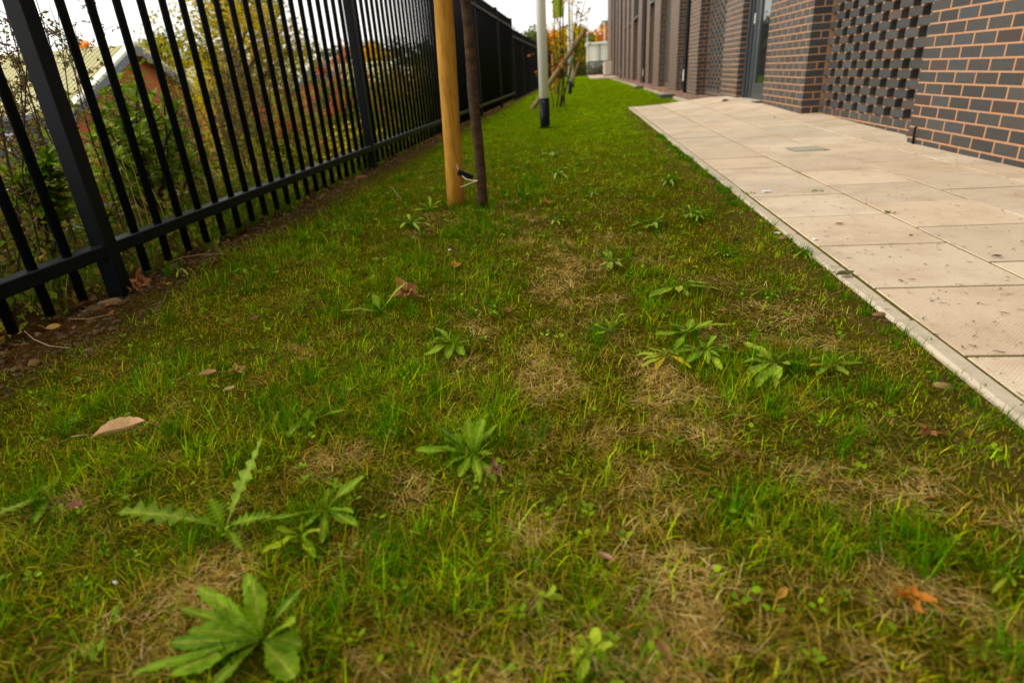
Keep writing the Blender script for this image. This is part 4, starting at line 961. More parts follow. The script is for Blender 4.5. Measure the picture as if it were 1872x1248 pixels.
# ------------------------------------------------------------------ fallen leaves, stones, scraps
def fallen(label, px, py, size, col, kind='oval', az=0.0, curl=0.5, tilt=0.1, z=None, stem=True, lift=.012):
    p = G(px, py, -.01); zz = (LZ(p.x, p.y) + lift) if z is None else z
    b = MB(); L = size; V = []; F = []; C = []
    if kind == 'oval':
        n = 14; us = (-1, -.5, 0, .5, 1)
        for i in range(n + 1):
            s = i / n; w = L * .23 * max(.03, math.sin(math.pi * s ** 1.15) ** .8) * (1 + .07 * math.sin(i * 2.7))
            for u in us:
                V.append(((s - .5) * L, u * w, abs(u) ** 1.5 * w * curl + .03 * L * math.sin(s * 7) + .10 * L * s * s + tilt * u * w)); C.append(vary(col, .08) if u else tuple(q * .75 for q in col))
        for i in range(n):
            for j in range(4): F.append((i*5+j, i*5+j+1, (i+1)*5+j+1, (i+1)*5+j))
    else:
        lob = 5; n = 40; V.append((0, 0, 0)); C.append(col)
        n = 60
        for ring in (.35, .7, 1.0):
            for i in range(n):
                a = 2 * math.pi * i / n
                q = abs(((a * lob / (2 * math.pi)) % 1) - .5) * 2; r = .56 * L * (.40 + .60 * q ** 1.5 + .07 * math.sin(i * 2.1)) * (.8 if abs(a - math.pi) < .5 else 1)
                x, y = math.cos(a) * r * ring, math.sin(a) * r * ring
                V.append((x, y, curl * L * .45 * ring ** 2 * (abs(math.sin(a * 1.0 + .6)) ** 2) + .04 * L * math.sin(a * 5) * ring)); C.append(vary(col, .1))
        for i in range(n): F.append((0, 1 + i, 1 + (i + 1) % n))
        for r in range(2):
            for i in range(n): F.append((1 + r*n + i, 1 + r*n + (i+1) % n, 1 + (r+1)*n + (i+1) % n, 1 + (r+1)*n + i))
    R_ = Matrix.Rotation(az, 3, 'Z') @ Matrix.Rotation(tilt, 3, 'X')
    b.add([R_ @ Vector(v) + Vector((p.x, p.y, zz)) for v in V], F, C)
    if stem:
        q0 = R_ @ Vector((-.48 * L, 0, .01)); b.tube([q0 + Vector((p.x, p.y, zz)), R_ @ Vector((-.8 * L, .05 * L, .012)) + Vector((p.x, p.y, zz))], .0012, 5, tuple(q * .7 for q in col))
    o = b.build('fallen_leaf', M_DRY, None, smooth=True, org=(p.x, p.y, zz))
    return tag(o, label, 'leaf', 'fallen leaves on the ground')
fallen('large curled tan fallen leaf in the left foreground', 224, 806, .106, (0.62, 0.385, 0.19), 'oval', .50, .8, .02, lift=.026)
fallen('large crinkled brown lobed fallen leaf touching the three leaved weed', 742, 545, .115, (0.40, 0.20, 0.07), 'maple', 1.2, .8, .35, lift=.02)
fallen('bright orange lobed fallen leaf in the lower right', 1660, 1106, .052, (0.44, 0.15, 0.015), 'maple', 2.2, .35, .2, lift=.02)
fallen('reddish fallen leaf beside the thistle at the left edge', 141, 934, .036, (0.22, 0.08, 0.055), 'oval', .1, .4, .1, lift=.02)
fallen('crumpled brown dead leaf at the foot of the upright rosette', 905, 879, .034, (0.30, 0.16, 0.08), 'maple', .6, .9, .5, lift=.02)
fallen('dull orange brown leaf near the right edge of the lawn', 1692, 800, .045, (0.22, 0.10, 0.022), 'maple', 1, .5, .1)
fallen('yellow orange scrap of leaf left of the orange lobed one', 1426, 1101, .024, (0.45, 0.24, 0.035), 'oval', .8, .4, .2, lift=.018)
fallen('brown leaf scrap at the bottom edge right of centre', 1213, 1206, .035, (0.30, 0.17, 0.05), 'oval', 1.9, .5, .2, lift=.015)
fallen('orange leaf lying in the lawn below the golden stake', 828, 484, .06, (0.40, 0.19, 0.03), 'maple', .3, .4, .1)
fallen('small brown leaf in the lawn left of the three leaved weed', 466, 585, .035, (0.26, 0.12, 0.05), 'oval', 1.3, .6, .2)
fallen('pale brown curled leaf in the left middle of the lawn', 380, 687, .05, (0.33, 0.19, 0.08), 'oval', .3, .6, .1)
fallen('orange brown leaf in the left middle of the lawn, right of the pale one', 432, 682, .05, (0.38, 0.22, 0.06), 'maple', .8, .5, .1)
fallen('tiny tan leaf below the pair of brown leaves on the left', 420, 716, .03, (0.42, 0.28, 0.13), 'oval', .5, .4, .1)
fallen('crumpled orange leaf against the near fence post', 253, 519, .10, (0.34, 0.14, 0.05), 'maple', .2, 1.0, .5, lift=.02)
fallen('dark brown leaf in the soil left of the near fence post', 138, 555, .07, (0.16, 0.07, 0.03), 'oval', 1.2, .8, .5, lift=.02)
fallen('yellowish leaf in the soil at the left edge below the fence', 100, 607, .055, (0.36, 0.20, 0.04), 'oval', .1, .5, .2)
fallen('brown leaf in the lawn right of the thin trunk', 997, 370, .07, (0.32, 0.15, 0.04), 'maple', .4, .5, .1)
fallen('orange brown leaf scrap in the dry patch right of centre', 926, 572, .03, (0.34, 0.14, 0.04), 'maple', .4, .5, .1)
fallen('green leaf lying across the edging', 1542, 511, .065, (0.09, 0.09, 0.03), 'oval', .25, .3, .1, z=.008)
fallen('brown leaf in the mossy strip near the edging', 1345, 436, .04, (0.10, 0.055, 0.03), 'maple', .25, .9, .3)
fallen('small pinkish brown leaf in the bottom centre dry grass', 1108, 1037, .028, (0.36, 0.20, 0.12), 'oval', 2.6, .5, .1, lift=.02)
fallen('small brown leaf fragment lying on the paving near the edging', 1533, 415.5, .035, (0.30, 0.11, 0.05), 'oval', -.1, .4, .05, z=.004, stem=False)
fallen('dark brown leaf fragment on the paving at the right', 1820, 476, .032, (0.12, 0.06, 0.04), 'oval', -.2, .5, .05, z=.004, stem=False)
fallen('green leaf fragment on the nearest paving slab', 1645, 521, .022, (0.12, 0.16, 0.04), 'oval', 1.8, .4, .05, z=.004, stem=False)
fallen('dark oval seed scrap on the paving', 1664, 437, .018, (0.08, 0.045, 0.035), 'oval', .2, .9, .05, z=.003, stem=False)
fallen('curled greenish leaf far along the paving near the door', 1325, 196.5, .13, (0.14, 0.11, 0.04), 'oval', .4, .9, .2, z=pz(1.9, 9.1) + .012, stem=False)
fallen('small brown leaf on the far paving', 1415, 223, .05, (0.33, 0.16, 0.05), 'maple', .4, .6, .2, z=pz(2.0, 6.6) + .008, stem=False)
def stone(label, px, py, r, col, sx=1.3, z=None, name='stone'):
    p = G(px, py, -.01); b = MB(); V = []; F = []; n, mth = 12, 7
    o1, o2 = rnd.uniform(0, 9), rnd.uniform(0, 9)
    for i in range(mth + 1):
        th = math.pi * i / mth
        for k in range(n):
            a = 2 * math.pi * k / n; q = r * (1 + .16 * math.sin(a * 2 + o1) * math.sin(th) + .10 * math.sin(3 * th + o2 + a))
            V.append((p.x + q * sx * math.sin(th) * math.cos(a), p.y + q * math.sin(th) * math.sin(a), LZ(p.x, p.y) + r * .05 + q * .55 * math.cos(th)))
    for i in range(mth):
        for k in range(n): F.append((i*n+k, i*n+(k+1) % n, (i+1)*n+(k+1) % n, (i+1)*n+k))
    b.add(V, F, col)
    return tag(b.build(name, M_STONE, None, smooth=True, org=(p.x, p.y, LZ(p.x, p.y))), label, 'stone', 'stones in the soil')
for a in [('rounded tan stone at the foot of the near fence post', 205, 557, .036, (0.34, 0.20, 0.085)), ('dark brown stone left of the tan one by the near fence post', 177, 568, .03, (0.14, 0.075, 0.03)), ('reddish broken brick piece in the soil below the second fence post', 662, 326, .045, (0.30, 0.12, 0.045)),
          ('small orange brick piece beside the broken one', 634, 331, .035, (0.36, 0.15, 0.06)), ('tan stone by the edging near the kerbside bare strip', 1723, 707, .016, (0.38, 0.27, 0.09)), ('orange tan pebble beside the edging', 1431, 436, .018, (0.45, 0.25, 0.11)),
          ('flat brown stone in the mossy strip left of the edging', 1607, 577, .016, (0.36, 0.20, 0.10)), ('small orange pebble in the soil by the near fence post', 310, 519, .012, (0.42, 0.21, 0.07)), ('pinkish flat stone in the soil right of the near fence post', 322, 490, .028, (0.28, 0.13, 0.10)),
          ('tan pebble on the lawn edge below the soil strip', 160, 636, .014, (0.34, 0.22, 0.11)), ('small brown pebble right of the weed row', 1516, 632, .012, (0.36, 0.19, 0.10)), ('brown stone left of the nearest soil at the picture edge', 62, 664, .02, (0.26, 0.15, 0.05)), ('dark stone in the lawn right of centre', 971, 706, .011, (0.09, 0.06, 0.05)),
          ('grey stone in the mossy strip far up the edging', 1302, 334, .02, (0.16, 0.12, 0.07))]:
    stone(a[0], a[1], a[2], a[3] * .85, tuple(q * .62 for q in a[4]))
def scrap(label, px, py, r, z=None):
    p = G(px, py, 0); zz = (LZ(p.x, p.y) + .014) if z is None else z; b = MB(); V = [(p.x, p.y, zz + .003)]
    for k in range(9):
        a = k * .698; q = r * rnd.uniform(.6, 1.2); V.append((p.x + math.cos(a) * q * 1.3, p.y + math.sin(a) * q, zz + rnd.uniform(0, .4) * r))
    b.add(V, [(0, 1 + k, 1 + (k + 1) % 9) for k in range(9)], (0.75, 0.72, 0.68)); b.add([(v[0], v[1], v[2] - .002) for v in V], [(0, 1 + k, 1 + (k + 1) % 9) for k in range(9)], (0.75, 0.72, 0.68))
    tag(b.build('litter_scrap', M_PLAIN, None, org=(p.x, p.y, zz)), label, 'litter', 'white scraps of litter')
scrap('white scrap on the paving slab by the edging', 1403, 351.5, .018, .003); scrap('white crumb at the inner edge of the edging', 1489, 439, .009, .004); scrap('small white bit in the lower left grass', 213, 1070, .003)
scrap('white bit in the lawn below the golden stake', 822, 451, .007); scrap('white bit beside the edging and pebble', 1421, 428, .009)
# bent dry straw in the lawn and twigs on the soil
def twig(label, pts, r, col=(0.42, 0.27, 0.13), name='twig'):
    q = []
    for (px, py, z) in pts:
        p = G(px, py, z); q.append(p)
    b = MB(); b.tube(q, r * .55, 6, tuple(c * .7 for c in col)); tag(b.build(name, M_STEM, None, org=q[0]), label, 'twig', 'dry twigs and straws')
twig('bent dry straw standing like a tent in the lawn left of the golden stake', [(711, 357, .0), (717, 343, .05), (724, 352, .03), (733, 363, .0)], .003, name='straw')
twig('long thin twig on the soil right of the near fence post', [(300, 481, .02), (335, 470, .025), (370, 465, .02), (412, 464, .01)], .003)
twig('thin twig below the tan stone at the near fence post', [(125, 582, .01), (160, 583, .015), (185, 578, .02), (208, 574, .01)], .0025)
twig('curved twig at the far left soil below the fence', [(45, 605, .02), (62, 620, .015), (90, 632, .01), (127, 636, .005)], .003)
twig('short stick leaning by the broken brick piece', [(652, 327, .0), (650, 332, .02), (653, 337, .0)], .004)

# ------------------------------------------------------------------ grass, moss, thatch
DRYP = [(1060, 930, 150), (1150, 1090, 190), (940, 1170, 120), (1030, 740, 90), (1000, 660, 70), (1040, 500, 75), (1095, 470, 60), (1290, 545, 70), (1540, 930, 110), (1760, 1130, 120), (1820, 960, 110), (1250, 720, 110),
        (850, 600, 60), (600, 830, 90), (220, 860, 120), (330, 1090, 110), (560, 640, 50), (1420, 560, 60), (1200, 980, 130), (1650, 850, 90), (700, 900, 80), (120, 1180, 90), (700, 1230, 90), (980, 400, 45), (910, 390, 40), (820, 400, 50), (1460, 1150, 110)]
DARKP = [(520, 430, 90), (640, 690, 110), (760, 700, 70), (480, 800, 90), (160, 880, 120), (70, 1010, 120), (1170, 520, 60), (720, 500, 70), (900, 760, 60), (930, 990, 70), (1400, 960, 100), (640, 1090, 110), (340, 800, 80), (1340, 700, 80), (820, 1020, 90), (1660, 980, 70), (560, 1000, 80), (250, 730, 90), (880, 500, 60), (960, 340, 50), (860, 400, 60), (620, 420, 60)]
def patches(P, x, y):
    v = np.zeros_like(x)
    for px, py, r in P:
        c = G(px, py, -.01); e = G(px + r, py, -.01); f = G(px, py - r * .8, -.01)
        rx = (c - e).length; ry = min(abs(f.y - c.y), rx * 3.5)
        dx = (x - c.x) + (fbm(x, y, .12, 30) - .5) * rx * 1.4; dy = (y - c.y) + (fbm(x, y, .12, 33) - .5) * ry * 1.4
        v = np.maximum(v, np.exp(-((dx / rx) ** 2 + (dy / ry) ** 2)))
    return v
def dryness(x, y):
    d = patches(DRYP, x, y) * (.10 + 1.5 * sm(.35, .65, fbm(x, y, .09, 41))) * .8 + 0.45 * sm(.52, .70, fbm(x, y, .09, 40)) * (y < 5)
    d = d + 0.25 * np.exp(-((x - 0.05 - .04 * y) / .22) ** 2) * sm(5, 2, y)
    return np.clip(.86 * d - .38 * patches(DARKP, x, y), 0, 1)
def edge(x, y):
    k = sm(-1.66, -1.42, x - .05 * (1 - sm(1.3, 2.4, y)) + (fbm(x, y, .2, 50) - .5) * .25) * (1 - sm(.58, .78, x + (fbm(x, y, .15, 52) - .5) * .35) * .60 * (y < 11.15))
    return k
def blades(x, y, L, w, az, e0, bend, col, nseg=3, tipcol=None, zoff=-.003):
    n = len(x); z = lawn_z(x, y) + zoff
    V = np.zeros((n, nseg * 2 + 1, 3), np.float32); C = np.zeros((n, nseg * 2 + 1, 3), np.float32)
    p = np.stack([x, y, z], -1); ca, sa = np.cos(az), np.sin(az)
    side = np.stack([-sa, ca, np.zeros(n)], -1)
    tc = col if tipcol is None else tipcol
    for i in range(nseg + 1):
        s = i / nseg; ww = (w * (1 - s ** 1.6) * .5)[:, None]
        cc = col * (1 - s) + tc * s
        if i < nseg:
            V[:, 2*i] = p - side * ww; V[:, 2*i+1] = p + side * ww; C[:, 2*i] = cc; C[:, 2*i+1] = cc
        else:
            V[:, 2*i] = p; C[:, 2*i] = cc
        a = e0 - bend * s
        p = p + np.stack([ca * np.cos(a), sa * np.cos(a), np.sin(a)], -1) * (L / nseg)[:, None]
        p[:, 2] = np.maximum(p[:, 2], z + .002)
    m = nseg * 2 + 1; base = (np.arange(n) * m)[:, None]
    Qs = np.concatenate([base + np.array([[2*i, 2*i+1, 2*i+3, 2*i+2]]) for i in range(nseg - 1)], 0)
    T = base + np.array([[2*(nseg-1), 2*(nseg-1)+1, 2*nseg]])
    return V.reshape(-1, 3), Qs, T, C.reshape(-1, 3)
class Acc:
    def __init__(s): s.V = []; s.Q = []; s.T = []; s.C = []; s.n = 0
    def add(s, V, Q, T, C): s.V.append(V); s.Q.append(Q + s.n); s.T.append(T + s.n); s.C.append(C); s.n += len(V)
    def build(s, name, m, label):
        o = bulk(name, np.concatenate(s.V), np.concatenate(s.Q), np.concatenate(s.T), np.concatenate(s.C), [m]); return tag(o, label, None, None, 'stuff')
def pick(cols, n, p=None, k=.22):
    c = np.array(cols)[RN.choice(len(cols), n, p=p)]
    return c * RN.uniform(1 - k, 1 + k, (n, 1)) * RN.uniform(.92, 1.08, (n, 3))
def scatter(n, x0, x1, y0, y1): return RN.uniform(x0, x1, n), RN.uniform(y0, y1, n)
ZONES = [(0.28, 0.8, 66000), (0.8, 1.5, 50000), (1.5, 2.6, 27000), (2.6, 4.2, 14000), (4.2, 7, 7000), (7, 12, 4000), (12, 20, 1900), (20, 34, 800), (34, 58, 380)]   # y range, blades per square metre
GREEN = [(0.065, 0.170, 0.0008), (0.115, 0.220, 0.001), (0.210, 0.270, 0.001), (0.360, 0.310, 0.002), (0.030, 0.105, 0.0006)]
STRAW = [(0.42, 0.225, 0.070), (0.58, 0.34, 0.13), (0.27, 0.14, 0.032), (0.16, 0.08, 0.012), (0.72, 0.50, 0.25)]
grass, thatch, moss = Acc(), Acc(), Acc()
for y0, y1, dens in ZONES:
    xr = 0.83 if y0 < 12 else 1.98
    x0 = -1.74
    n = int((xr - x0) * (y1 - y0) * dens); x, y = scatter(n, x0, xr, y0, y1)
    if y0 >= 7: x = np.where((y < 11.16) & (x > .82), x - 1.2, x)
    fr = np.abs(x - 0.0) < 1.0 + y * 1.2; x, y = x[fr], y[fr]
    dr = dryness(x, y); ed = edge(x, y); dk = patches(DARKP, x, y)
    clump = fbm(x, y, .05 if y0 < 3 else .12, 60); far = sm(4, 9, y)
    # lawn blades
    pr = ed * (1 - .60 * dr) * np.clip(.22 + 1.4 * sm(.38, .62, clump) + .5 * dk, 0, 1) * (.62 + .38 * far)
    k = RN.random(len(x)) < pr * 1.0; xs, ys = x[k], y[k]; nn = len(xs); fk = far[k]
    tall = (1 + .9 * dk[k] + 0.5 * sm(.5, .7, fbm(xs, ys, .3, 70))) 
    dark_strip = 1.3 * sm(-.25, -.42, xs - .028 * ys) * sm(1.5, 4, ys) * (1 - sm(11, 16, ys))       # blades coloured darker in a strip on the fence side
    L = RN.gamma(4.5, .0046, nn) * tall * (1 + .15 * fk) ; L = np.clip(L, .012, .10); w = RN.uniform(.0008, .0020, nn) * (1 + .33 * np.maximum(ys - 1.2, 0) * (1 - .45 * fk))
    c = pick(GREEN, nn, [.28, .26, .18, .11, .17], .35); yl = sm(.45, .75, fbm(xs, ys, .5, 80)) * (1 - dk[k])
    c = c * (1 - .24 * yl[:, None]) + np.array([.34, .28, .002]) * .24 * yl[:, None] + far[k][:, None] * np.array([.006, .045, .0])
    lum = .50 + 1.0 * sm(.3, .7, fbm(xs, ys, .035 if y0 < 3 else .09, 66)); c = c * (lum * RN.uniform(.7, 1.3, nn))[:, None]
    c = c * (1 - dark_strip[:, None] * np.array([.38, .22, .2])); 
    old = RN.random(nn) < .17 + .3 * dr[k]; c[old] = pick([(0.34, 0.21, 0.012), (0.42, 0.27, 0.03), (0.24, 0.12, 0.010)], old.sum())
    tip = c * 1.1 + np.array([.015, .01, .0]) 
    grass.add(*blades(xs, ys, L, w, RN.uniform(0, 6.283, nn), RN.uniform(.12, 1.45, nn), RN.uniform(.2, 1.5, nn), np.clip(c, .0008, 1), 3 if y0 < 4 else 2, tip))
    # dead thatch lying in the sward
    if y0 < 12:
        pr = (.10 + .90 * dr) * np.clip(ed + .12, 0, 1) * (1 - .6 * far)
        k = RN.random(len(x)) < pr * (.85 if y0 < 2.6 else .6); xs, ys = x[k], y[k]; nn = len(xs)
        L = RN.uniform(.012, .045, nn); w = RN.uniform(.0006, .0014, nn) * (1 + .35 * np.maximum(ys - 1.2, 0))
        cl = fbm(xs, ys, .06, 90) * 8 + RN.normal(0, 1.1, nn)
        thatch.add(*blades(xs, ys, L, w, cl, RN.uniform(-.1, .75, nn), RN.uniform(-.3, 1.3, nn), pick(STRAW, nn, [.3, .22, .22, .18, .08]) * (.50 + .62 * dr[k][:, None]) * np.where(dr[k][:, None] > .45, 1, np.array([[1.0, .98, .55]])), 3, None, .002))
    # moss and fine seedling grass close to the soil
    if y0 < 7:
        k = RN.random(len(x)) < (1 - .8 * dr) * (.25 + .75 * (1 - ed)) * sm(.28, .50, fbm(x, y, .14, 95)) * (x > -1.45) * .75
        xs, ys = x[k], y[k]; nn = len(xs)
        moss.add(*blades(xs, ys, RN.uniform(.006, .018, nn), RN.uniform(.0012, .0024, nn) * (1 + .35 * np.maximum(ys - 1.2, 0)), RN.uniform(0, 6.283, nn), RN.uniform(.3, 1.5, nn), RN.uniform(.2, 1.6, nn), pick([(0.28, 0.25, 0.003), (0.21, 0.21, 0.002), (0.36, 0.29, 0.004)], nn), 2))
# dark tufts of longer grass
tx, ty = scatter(1900, -1.4, .70, .35, 5.5); dk = patches(DARKP, tx, ty); k = (RN.random(1900) < .10 + .75 * dk) & (dryness(tx, ty) < .5); tx, ty = tx[k], ty[k]
ex = [(-.60, 3.28), (-.53, 3.30), (-.76, 3.42), (-.68, 3.44), (-.80, 3.45), (-.50, 3.36), (-.58, 3.30), (-.72, 3.40), (-.46, 8.1), (-.40, 8.15), (-.52, 8.12)]
tx = np.concatenate([tx, [q[0] for q in ex]]); ty = np.concatenate([ty, [q[1] for q in ex]])
kx = RN.uniform(1.0, 6.5, 150); tx = np.concatenate([tx, RN.uniform(.745, .815, 150)]); ty = np.concatenate([ty, kx])
wx = np.array(WEEDS_XY); wk = RN.uniform(0, 6.283, (len(wx), 4)); wr = RN.uniform(.015, .06, (len(wx), 4))
tx = np.concatenate([tx, (wx[:, :1] + np.cos(wk) * wr).ravel()]); ty = np.concatenate([ty, (wx[:, 1:] + np.sin(wk) * wr).ravel()])
for cx_, cy_ in zip(tx, ty):
    nn = RN.integers(10, 26); r = RN.uniform(.01, .03)
    a = RN.uniform(0, 6.283, nn); xs = cx_ + np.cos(a) * r * RN.random(nn); ys = cy_ + np.sin(a) * r * RN.random(nn)
    xs = np.minimum(xs, .82)
    small = .6 if cx_ > .74 else 1
    grass.add(*blades(xs, ys, RN.uniform(.03, .085, nn) * small, RN.uniform(.0013, .0026, nn) * (1 + .12 * max(0, cy_ - 1.2)), a + RN.normal(0, .5, nn), RN.uniform(.9, 1.5, nn), RN.uniform(.3, 1.2, nn), pick([(0.030, 0.100, 0.0006), (0.048, 0.13, 0.0006), (0.080, 0.165, 0.001)], nn), 4))
# tufts of rough grass behind and under the fence
tx, ty = scatter(520, -2.4, -1.78, .9, 7); k = RN.random(520) < .25 + .75 * sm(.4, .6, fbm(tx, ty, .5, 97)); tx, ty = tx[k], ty[k]
for cx_, cy_ in zip(tx, ty):
    nn = RN.integers(22, 46); a = RN.uniform(0, 6.283, nn); r = RN.uniform(.02, .05)
    xs = cx_ + np.cos(a) * r * RN.random(nn); ys = cy_ + np.sin(a) * r * RN.random(nn)
    grass.add(*blades(xs, ys, RN.uniform(.10, .26, nn), RN.uniform(.002, .004, nn), a + RN.normal(0, .4, nn), RN.uniform(.8, 1.5, nn), RN.uniform(.4, 1.6, nn), pick([(0.06, 0.13, 0.004), (0.095, 0.16, 0.005), (0.16, 0.16, 0.012), (0.34, 0.23, 0.06)], nn, [.35, .3, .2, .15]), 5))
# arching pale dry grass stalks by the near post
for px, py, qx, qy in ((190, 190, 270, 440), (215, 245, 275, 420), (180, 300, 255, 425), (140, 370, 200, 470), (40, 400, 105, 445), (165, 255, 235, 330), (205, 270, 300, 395)):
    a = PXp(px, py, -1.98); c = PXp(qx, qy, -1.95)
    n1 = np.array([c.x]); d = a - c
    L = np.array([d.length * 1.1]); e0 = math.atan2(d.z, math.hypot(d.x, d.y))
    V_, Q_, T_, C_ = blades(np.array([c.x]), np.array([c.y]), L, np.array([.0035]), np.array([math.atan2(d.y, d.x)]), np.array([e0 + .35]), np.array([.7]), np.array([[.42, .30, .10]]), 8)
    V_[:, 2] += c.z - float(lawn_z(c.x, c.y)); thatch.add(V_, Q_, T_, C_)
grass.build('grass', M_BLADE, 'short patchy green lawn grass'); thatch.build('dry_thatch', M_BLADE, 'dry brown thatch lying through the lawn'); moss.build('moss', M_BLADE, 'yellow green moss between the grass')
# small round seedling leaves all over the lawn
b = MB()
for i in range(900):
    x, y = rnd.uniform(-1.45, .78), .35 + rnd.random() ** 1.6 * 5.5
    if rnd.random() > .25 + .75 * float(sm(.45, .62, vn(x, y, .3, 110))): continue
    z = LZ(x, y) + rnd.uniform(.006, .02); n = rnd.randint(2, 5); a0 = rnd.uniform(0, 6)
    for k in range(n):
        a = a0 + k * 6.283 / n; L = rnd.uniform(.006, .013) * (1 + .1 * y); d = Vector((math.cos(a), math.sin(a), rnd.uniform(.05, .7))).normalized(); s = Vector((-math.sin(a), math.cos(a), rnd.uniform(-.3, .3)))
        c = Vector((x, y, z)) + d * .003; cc = vary(rnd.choice([(0.12, 0.21, 0.006), (0.09, 0.17, 0.006), (0.17, 0.26, 0.008)]), .2)
        b.add([c, c + d*L*.35 + s*L*.36, c + d*L*.8 + s*L*.3, c + d*L, c + d*L*.8 - s*L*.3, c + d*L*.35 - s*L*.36], [(0, 1, 2, 3), (0, 3, 4, 5)], cc)
tag(b.build('seedlings', M_LEAF), 'tiny round leaved seedlings scattered in the lawn', None, None, 'stuff')
# leaf litter and crumbs of soil along the fence
b = MB()
for i in range(2600):
    x = -1.76 + rnd.gauss(0, .10); y = .8 + rnd.random() ** 1.3 * 13
    if x > -1.58: continue
    z = LZ(x, y) + rnd.uniform(.001, .012); L = rnd.uniform(.007, .030)
    leafquad(b, (x, y, z), (rnd.uniform(-1, 1), rnd.uniform(-1, 1), rnd.uniform(-.3, .7)), (rnd.uniform(-.8, .8), rnd.uniform(-.8, .8), 1), L, L * rnd.uniform(.3, .7), vary(rnd.choice([(0.10, 0.055, 0.025), (0.16, 0.09, 0.045), (0.07, 0.045, 0.025), (0.20, 0.13, 0.08), (0.26, 0.10, 0.03), (0.07, 0.09, 0.02)]), .3))
tag(b.build('leaf_litter', M_DRY), 'brown leaf litter along the foot of the fence', None, None, 'stuff')
b = MB()
def lump(b, x, y, z, r, col):
    V = [Vector(v).normalized() for v in ((1,0,.1),(-1,.1,0),(0,1,0),(.1,-1,0),(0,0,1),(0,.1,-1),(.7,.7,.5),(-.7,.6,.5),(.6,-.7,.5),(-.6,-.7,.5))]
    V = [(x + v.x*r*rnd.uniform(.7, 1.25), y + v.y*r*rnd.uniform(.7, 1.25), z + v.z*r*rnd.uniform(.5, .85)) for v in V]
    b.add(V, [(4,0,6),(6,0,2),(4,6,2),(4,2,7),(7,2,1),(4,7,1),(4,1,9),(9,1,3),(4,9,3),(4,3,8),(8,3,0),(4,8,0),(5,2,0),(5,1,2),(5,3,1),(5,0,3)], col)
for i in range(2400):
    y = .8 + rnd.random() ** 1.4 * 12; x = -1.66 + rnd.gauss(0, .07) + (.10 if y < 1.9 else 0)
    lump(b, x, y, LZ(x, y), rnd.uniform(.003, .011) if rnd.random() < .9 else rnd.uniform(.01, .022), vary(rnd.choice([(0.075, 0.042, 0.018), (0.10, 0.058, 0.026), (0.055, 0.032, 0.014)]), .25))
for i in range(700):
    x = .76 + rnd.gauss(0, .05); y = .9 + rnd.random() * 6
    if x < .818: lump(b, x, y, LZ(x, y), rnd.uniform(.002, .006), vary((0.12, 0.075, 0.032), .4))
tag(b.build('soil_crumbs', M_STONE), 'crumbs of brown soil along the fence and edging', None, None, 'stuff')
# mixed undergrowth filling the bed behind the fence
b = MB()
for i in range(22000):
    x = -1.82 - abs(rnd.gauss(0, .8)); y = .6 + rnd.random() * 14
    hgt = .03 + (.12 + .40 * float(fbm(x, y, .6, 120))) * min(1, (-1.78 - x) * 2.2) + .05 * min(3, max(0, -1.9 - x))
    z = LZ(x, y) + rnd.random() ** .8 * hgt; L = rnd.uniform(.015, .05)
    leafquad(b, (x, y, z), rv() + Vector((0, 0, .2)), rv(), L, L * rnd.uniform(.35, .7), vary(rnd.choice([(0.09, 0.14, 0.008), (0.07, 0.12, 0.008), (0.15, 0.18, 0.012), (0.13, 0.08, 0.025), (0.22, 0.16, 0.03), (0.09, 0.055, 0.02)]), .3))
for i in range(20000):
    x = -2.7 - rnd.random() ** 1.6 * 9; y = 1.2 + rnd.random() * 24
    hgt = .35 + .85 * float(fbm(x, y, 1.2, 125)); z = LZ(x, y) + rnd.random() * hgt; L = rnd.uniform(.03, .09) * (1 + (-2.7 - x) * .12)
    leafquad(b, (x, y, z), rv(), rv(), L, L * .5, vary(rnd.choice([(0.10, 0.14, 0.01), (0.15, 0.10, 0.03), (0.22, 0.18, 0.03), (0.08, 0.11, 0.01)]), .3))
tag(b.build('undergrowth', M_FOL), 'mixed green and brown undergrowth covering the bank behind the fence', None, None, 'stuff')
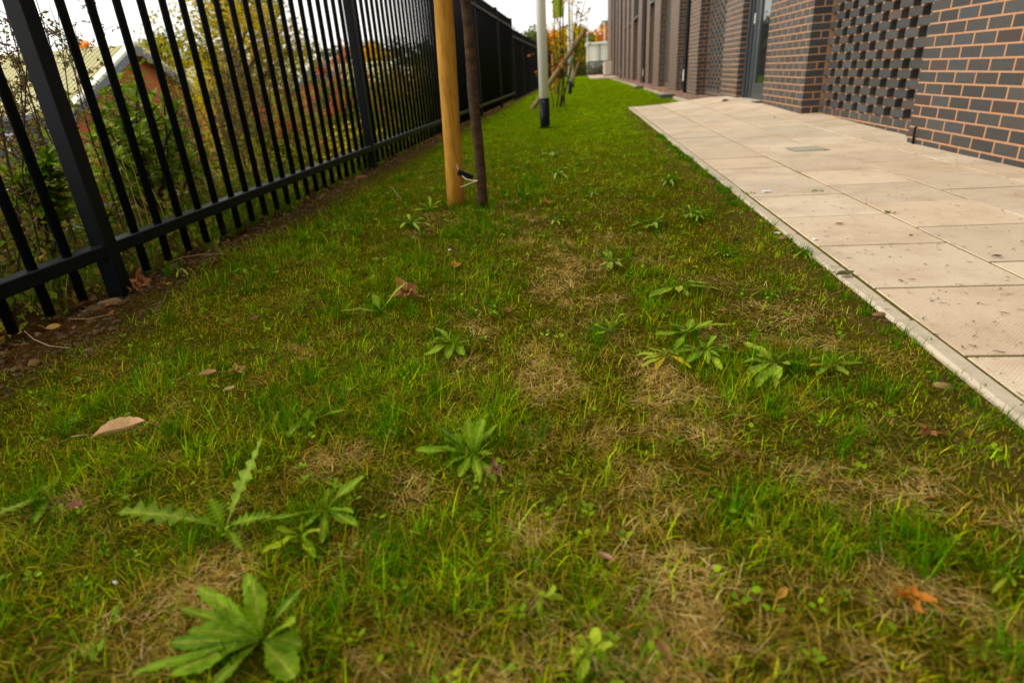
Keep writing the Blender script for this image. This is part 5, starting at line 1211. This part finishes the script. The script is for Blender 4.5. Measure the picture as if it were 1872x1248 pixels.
# pink gravel along the building
b = MB()
for i in range(5200):
    y = 11.15 + rnd.random() ** 1.5 * 29; x = rnd.uniform(2.03, 2.62)
    if x > 2.43 and any(a - .01 < y < c + .01 for a, c in piers): continue
    r = rnd.uniform(.010, .022); lump(b, x, y, -.035 + rnd.uniform(0, .02), r, vary(rnd.choice([(0.42, 0.24, 0.17), (0.34, 0.20, 0.15), (0.48, 0.32, 0.22), (0.30, 0.20, 0.16)]), .25))
tag(b.build('gravel', M_STONE), 'pinkish gravel strip at the foot of the brick building', None, None, 'stuff')
b = MB(); b.box((1.99, 11.16, -.2), (2.63, 41.6, -.035)); tag(b.build('gravel_bed', mat('gravel_bed', (0.30, 0.18, 0.12), .95, noise=(60, .8, (0.40, 0.25, 0.18)))), 'bed under the gravel', None, None, 'structure')
# grass clippings and specks on the paving
b = MB()
for i in range(2200):
    y = 1.1 + rnd.random() ** 2.2 * 7; x = rnd.uniform(.83, 2.42)
    if vn(x, y, .5, 130) < .35 and rnd.random() < .7: continue
    z = pz(x, y) + .0045; a = rnd.uniform(0, 6.28); L = rnd.uniform(.004, .026); w = rnd.uniform(.0008, .0017) * (1 + .1 * y)
    if rnd.random() < .25: L, w = rnd.uniform(.003, .006), rnd.uniform(.002, .004)
    d = Vector((math.cos(a), math.sin(a), 0)); s = Vector((-d.y, d.x, 0)); c = Vector((x, y, z)); k = rnd.uniform(-.3, .3) * L
    b.add([c - s*w, c + s*w, c + d*L*.5 + s*(w + k), c + d*L*.5 - s*(w - k) + Vector((0,0,.001)), c + d*L], [(0, 1, 2, 3), (3, 2, 4)], vary(rnd.choice([(0.10, 0.12, 0.03), (0.16, 0.15, 0.05), (0.09, 0.06, 0.03), (0.05, 0.035, 0.02), (0.07, 0.10, 0.02)]), .3))
tag(b.build('clippings', M_BLADE), 'grass clippings and specks strewn on the paving', None, None, 'stuff')
# little green plants rooted in the joints
for lab, px, py in (('tiny green plant rooted in the joint between two near paving slabs', 1623, 391), ('tiny weed sprig on a paving slab left of the joint plant', 1491, 351), ('tiny green sprout at the inner edge of the edging', 1368, 355)):
    p = G(px, py, 0); b = MB()
    for k in range(9):
        a = rnd.uniform(0, 6.28); leafquad(b, (p.x + rnd.gauss(0, .012), p.y + rnd.gauss(0, .012), .003), (math.cos(a), math.sin(a), .5), rv(), .018, .010, vary((0.09, 0.14, 0.02), .3))
    tag(b.build('joint_plant', M_FOL, None, org=(p.x, p.y, 0)), lab, 'weed')
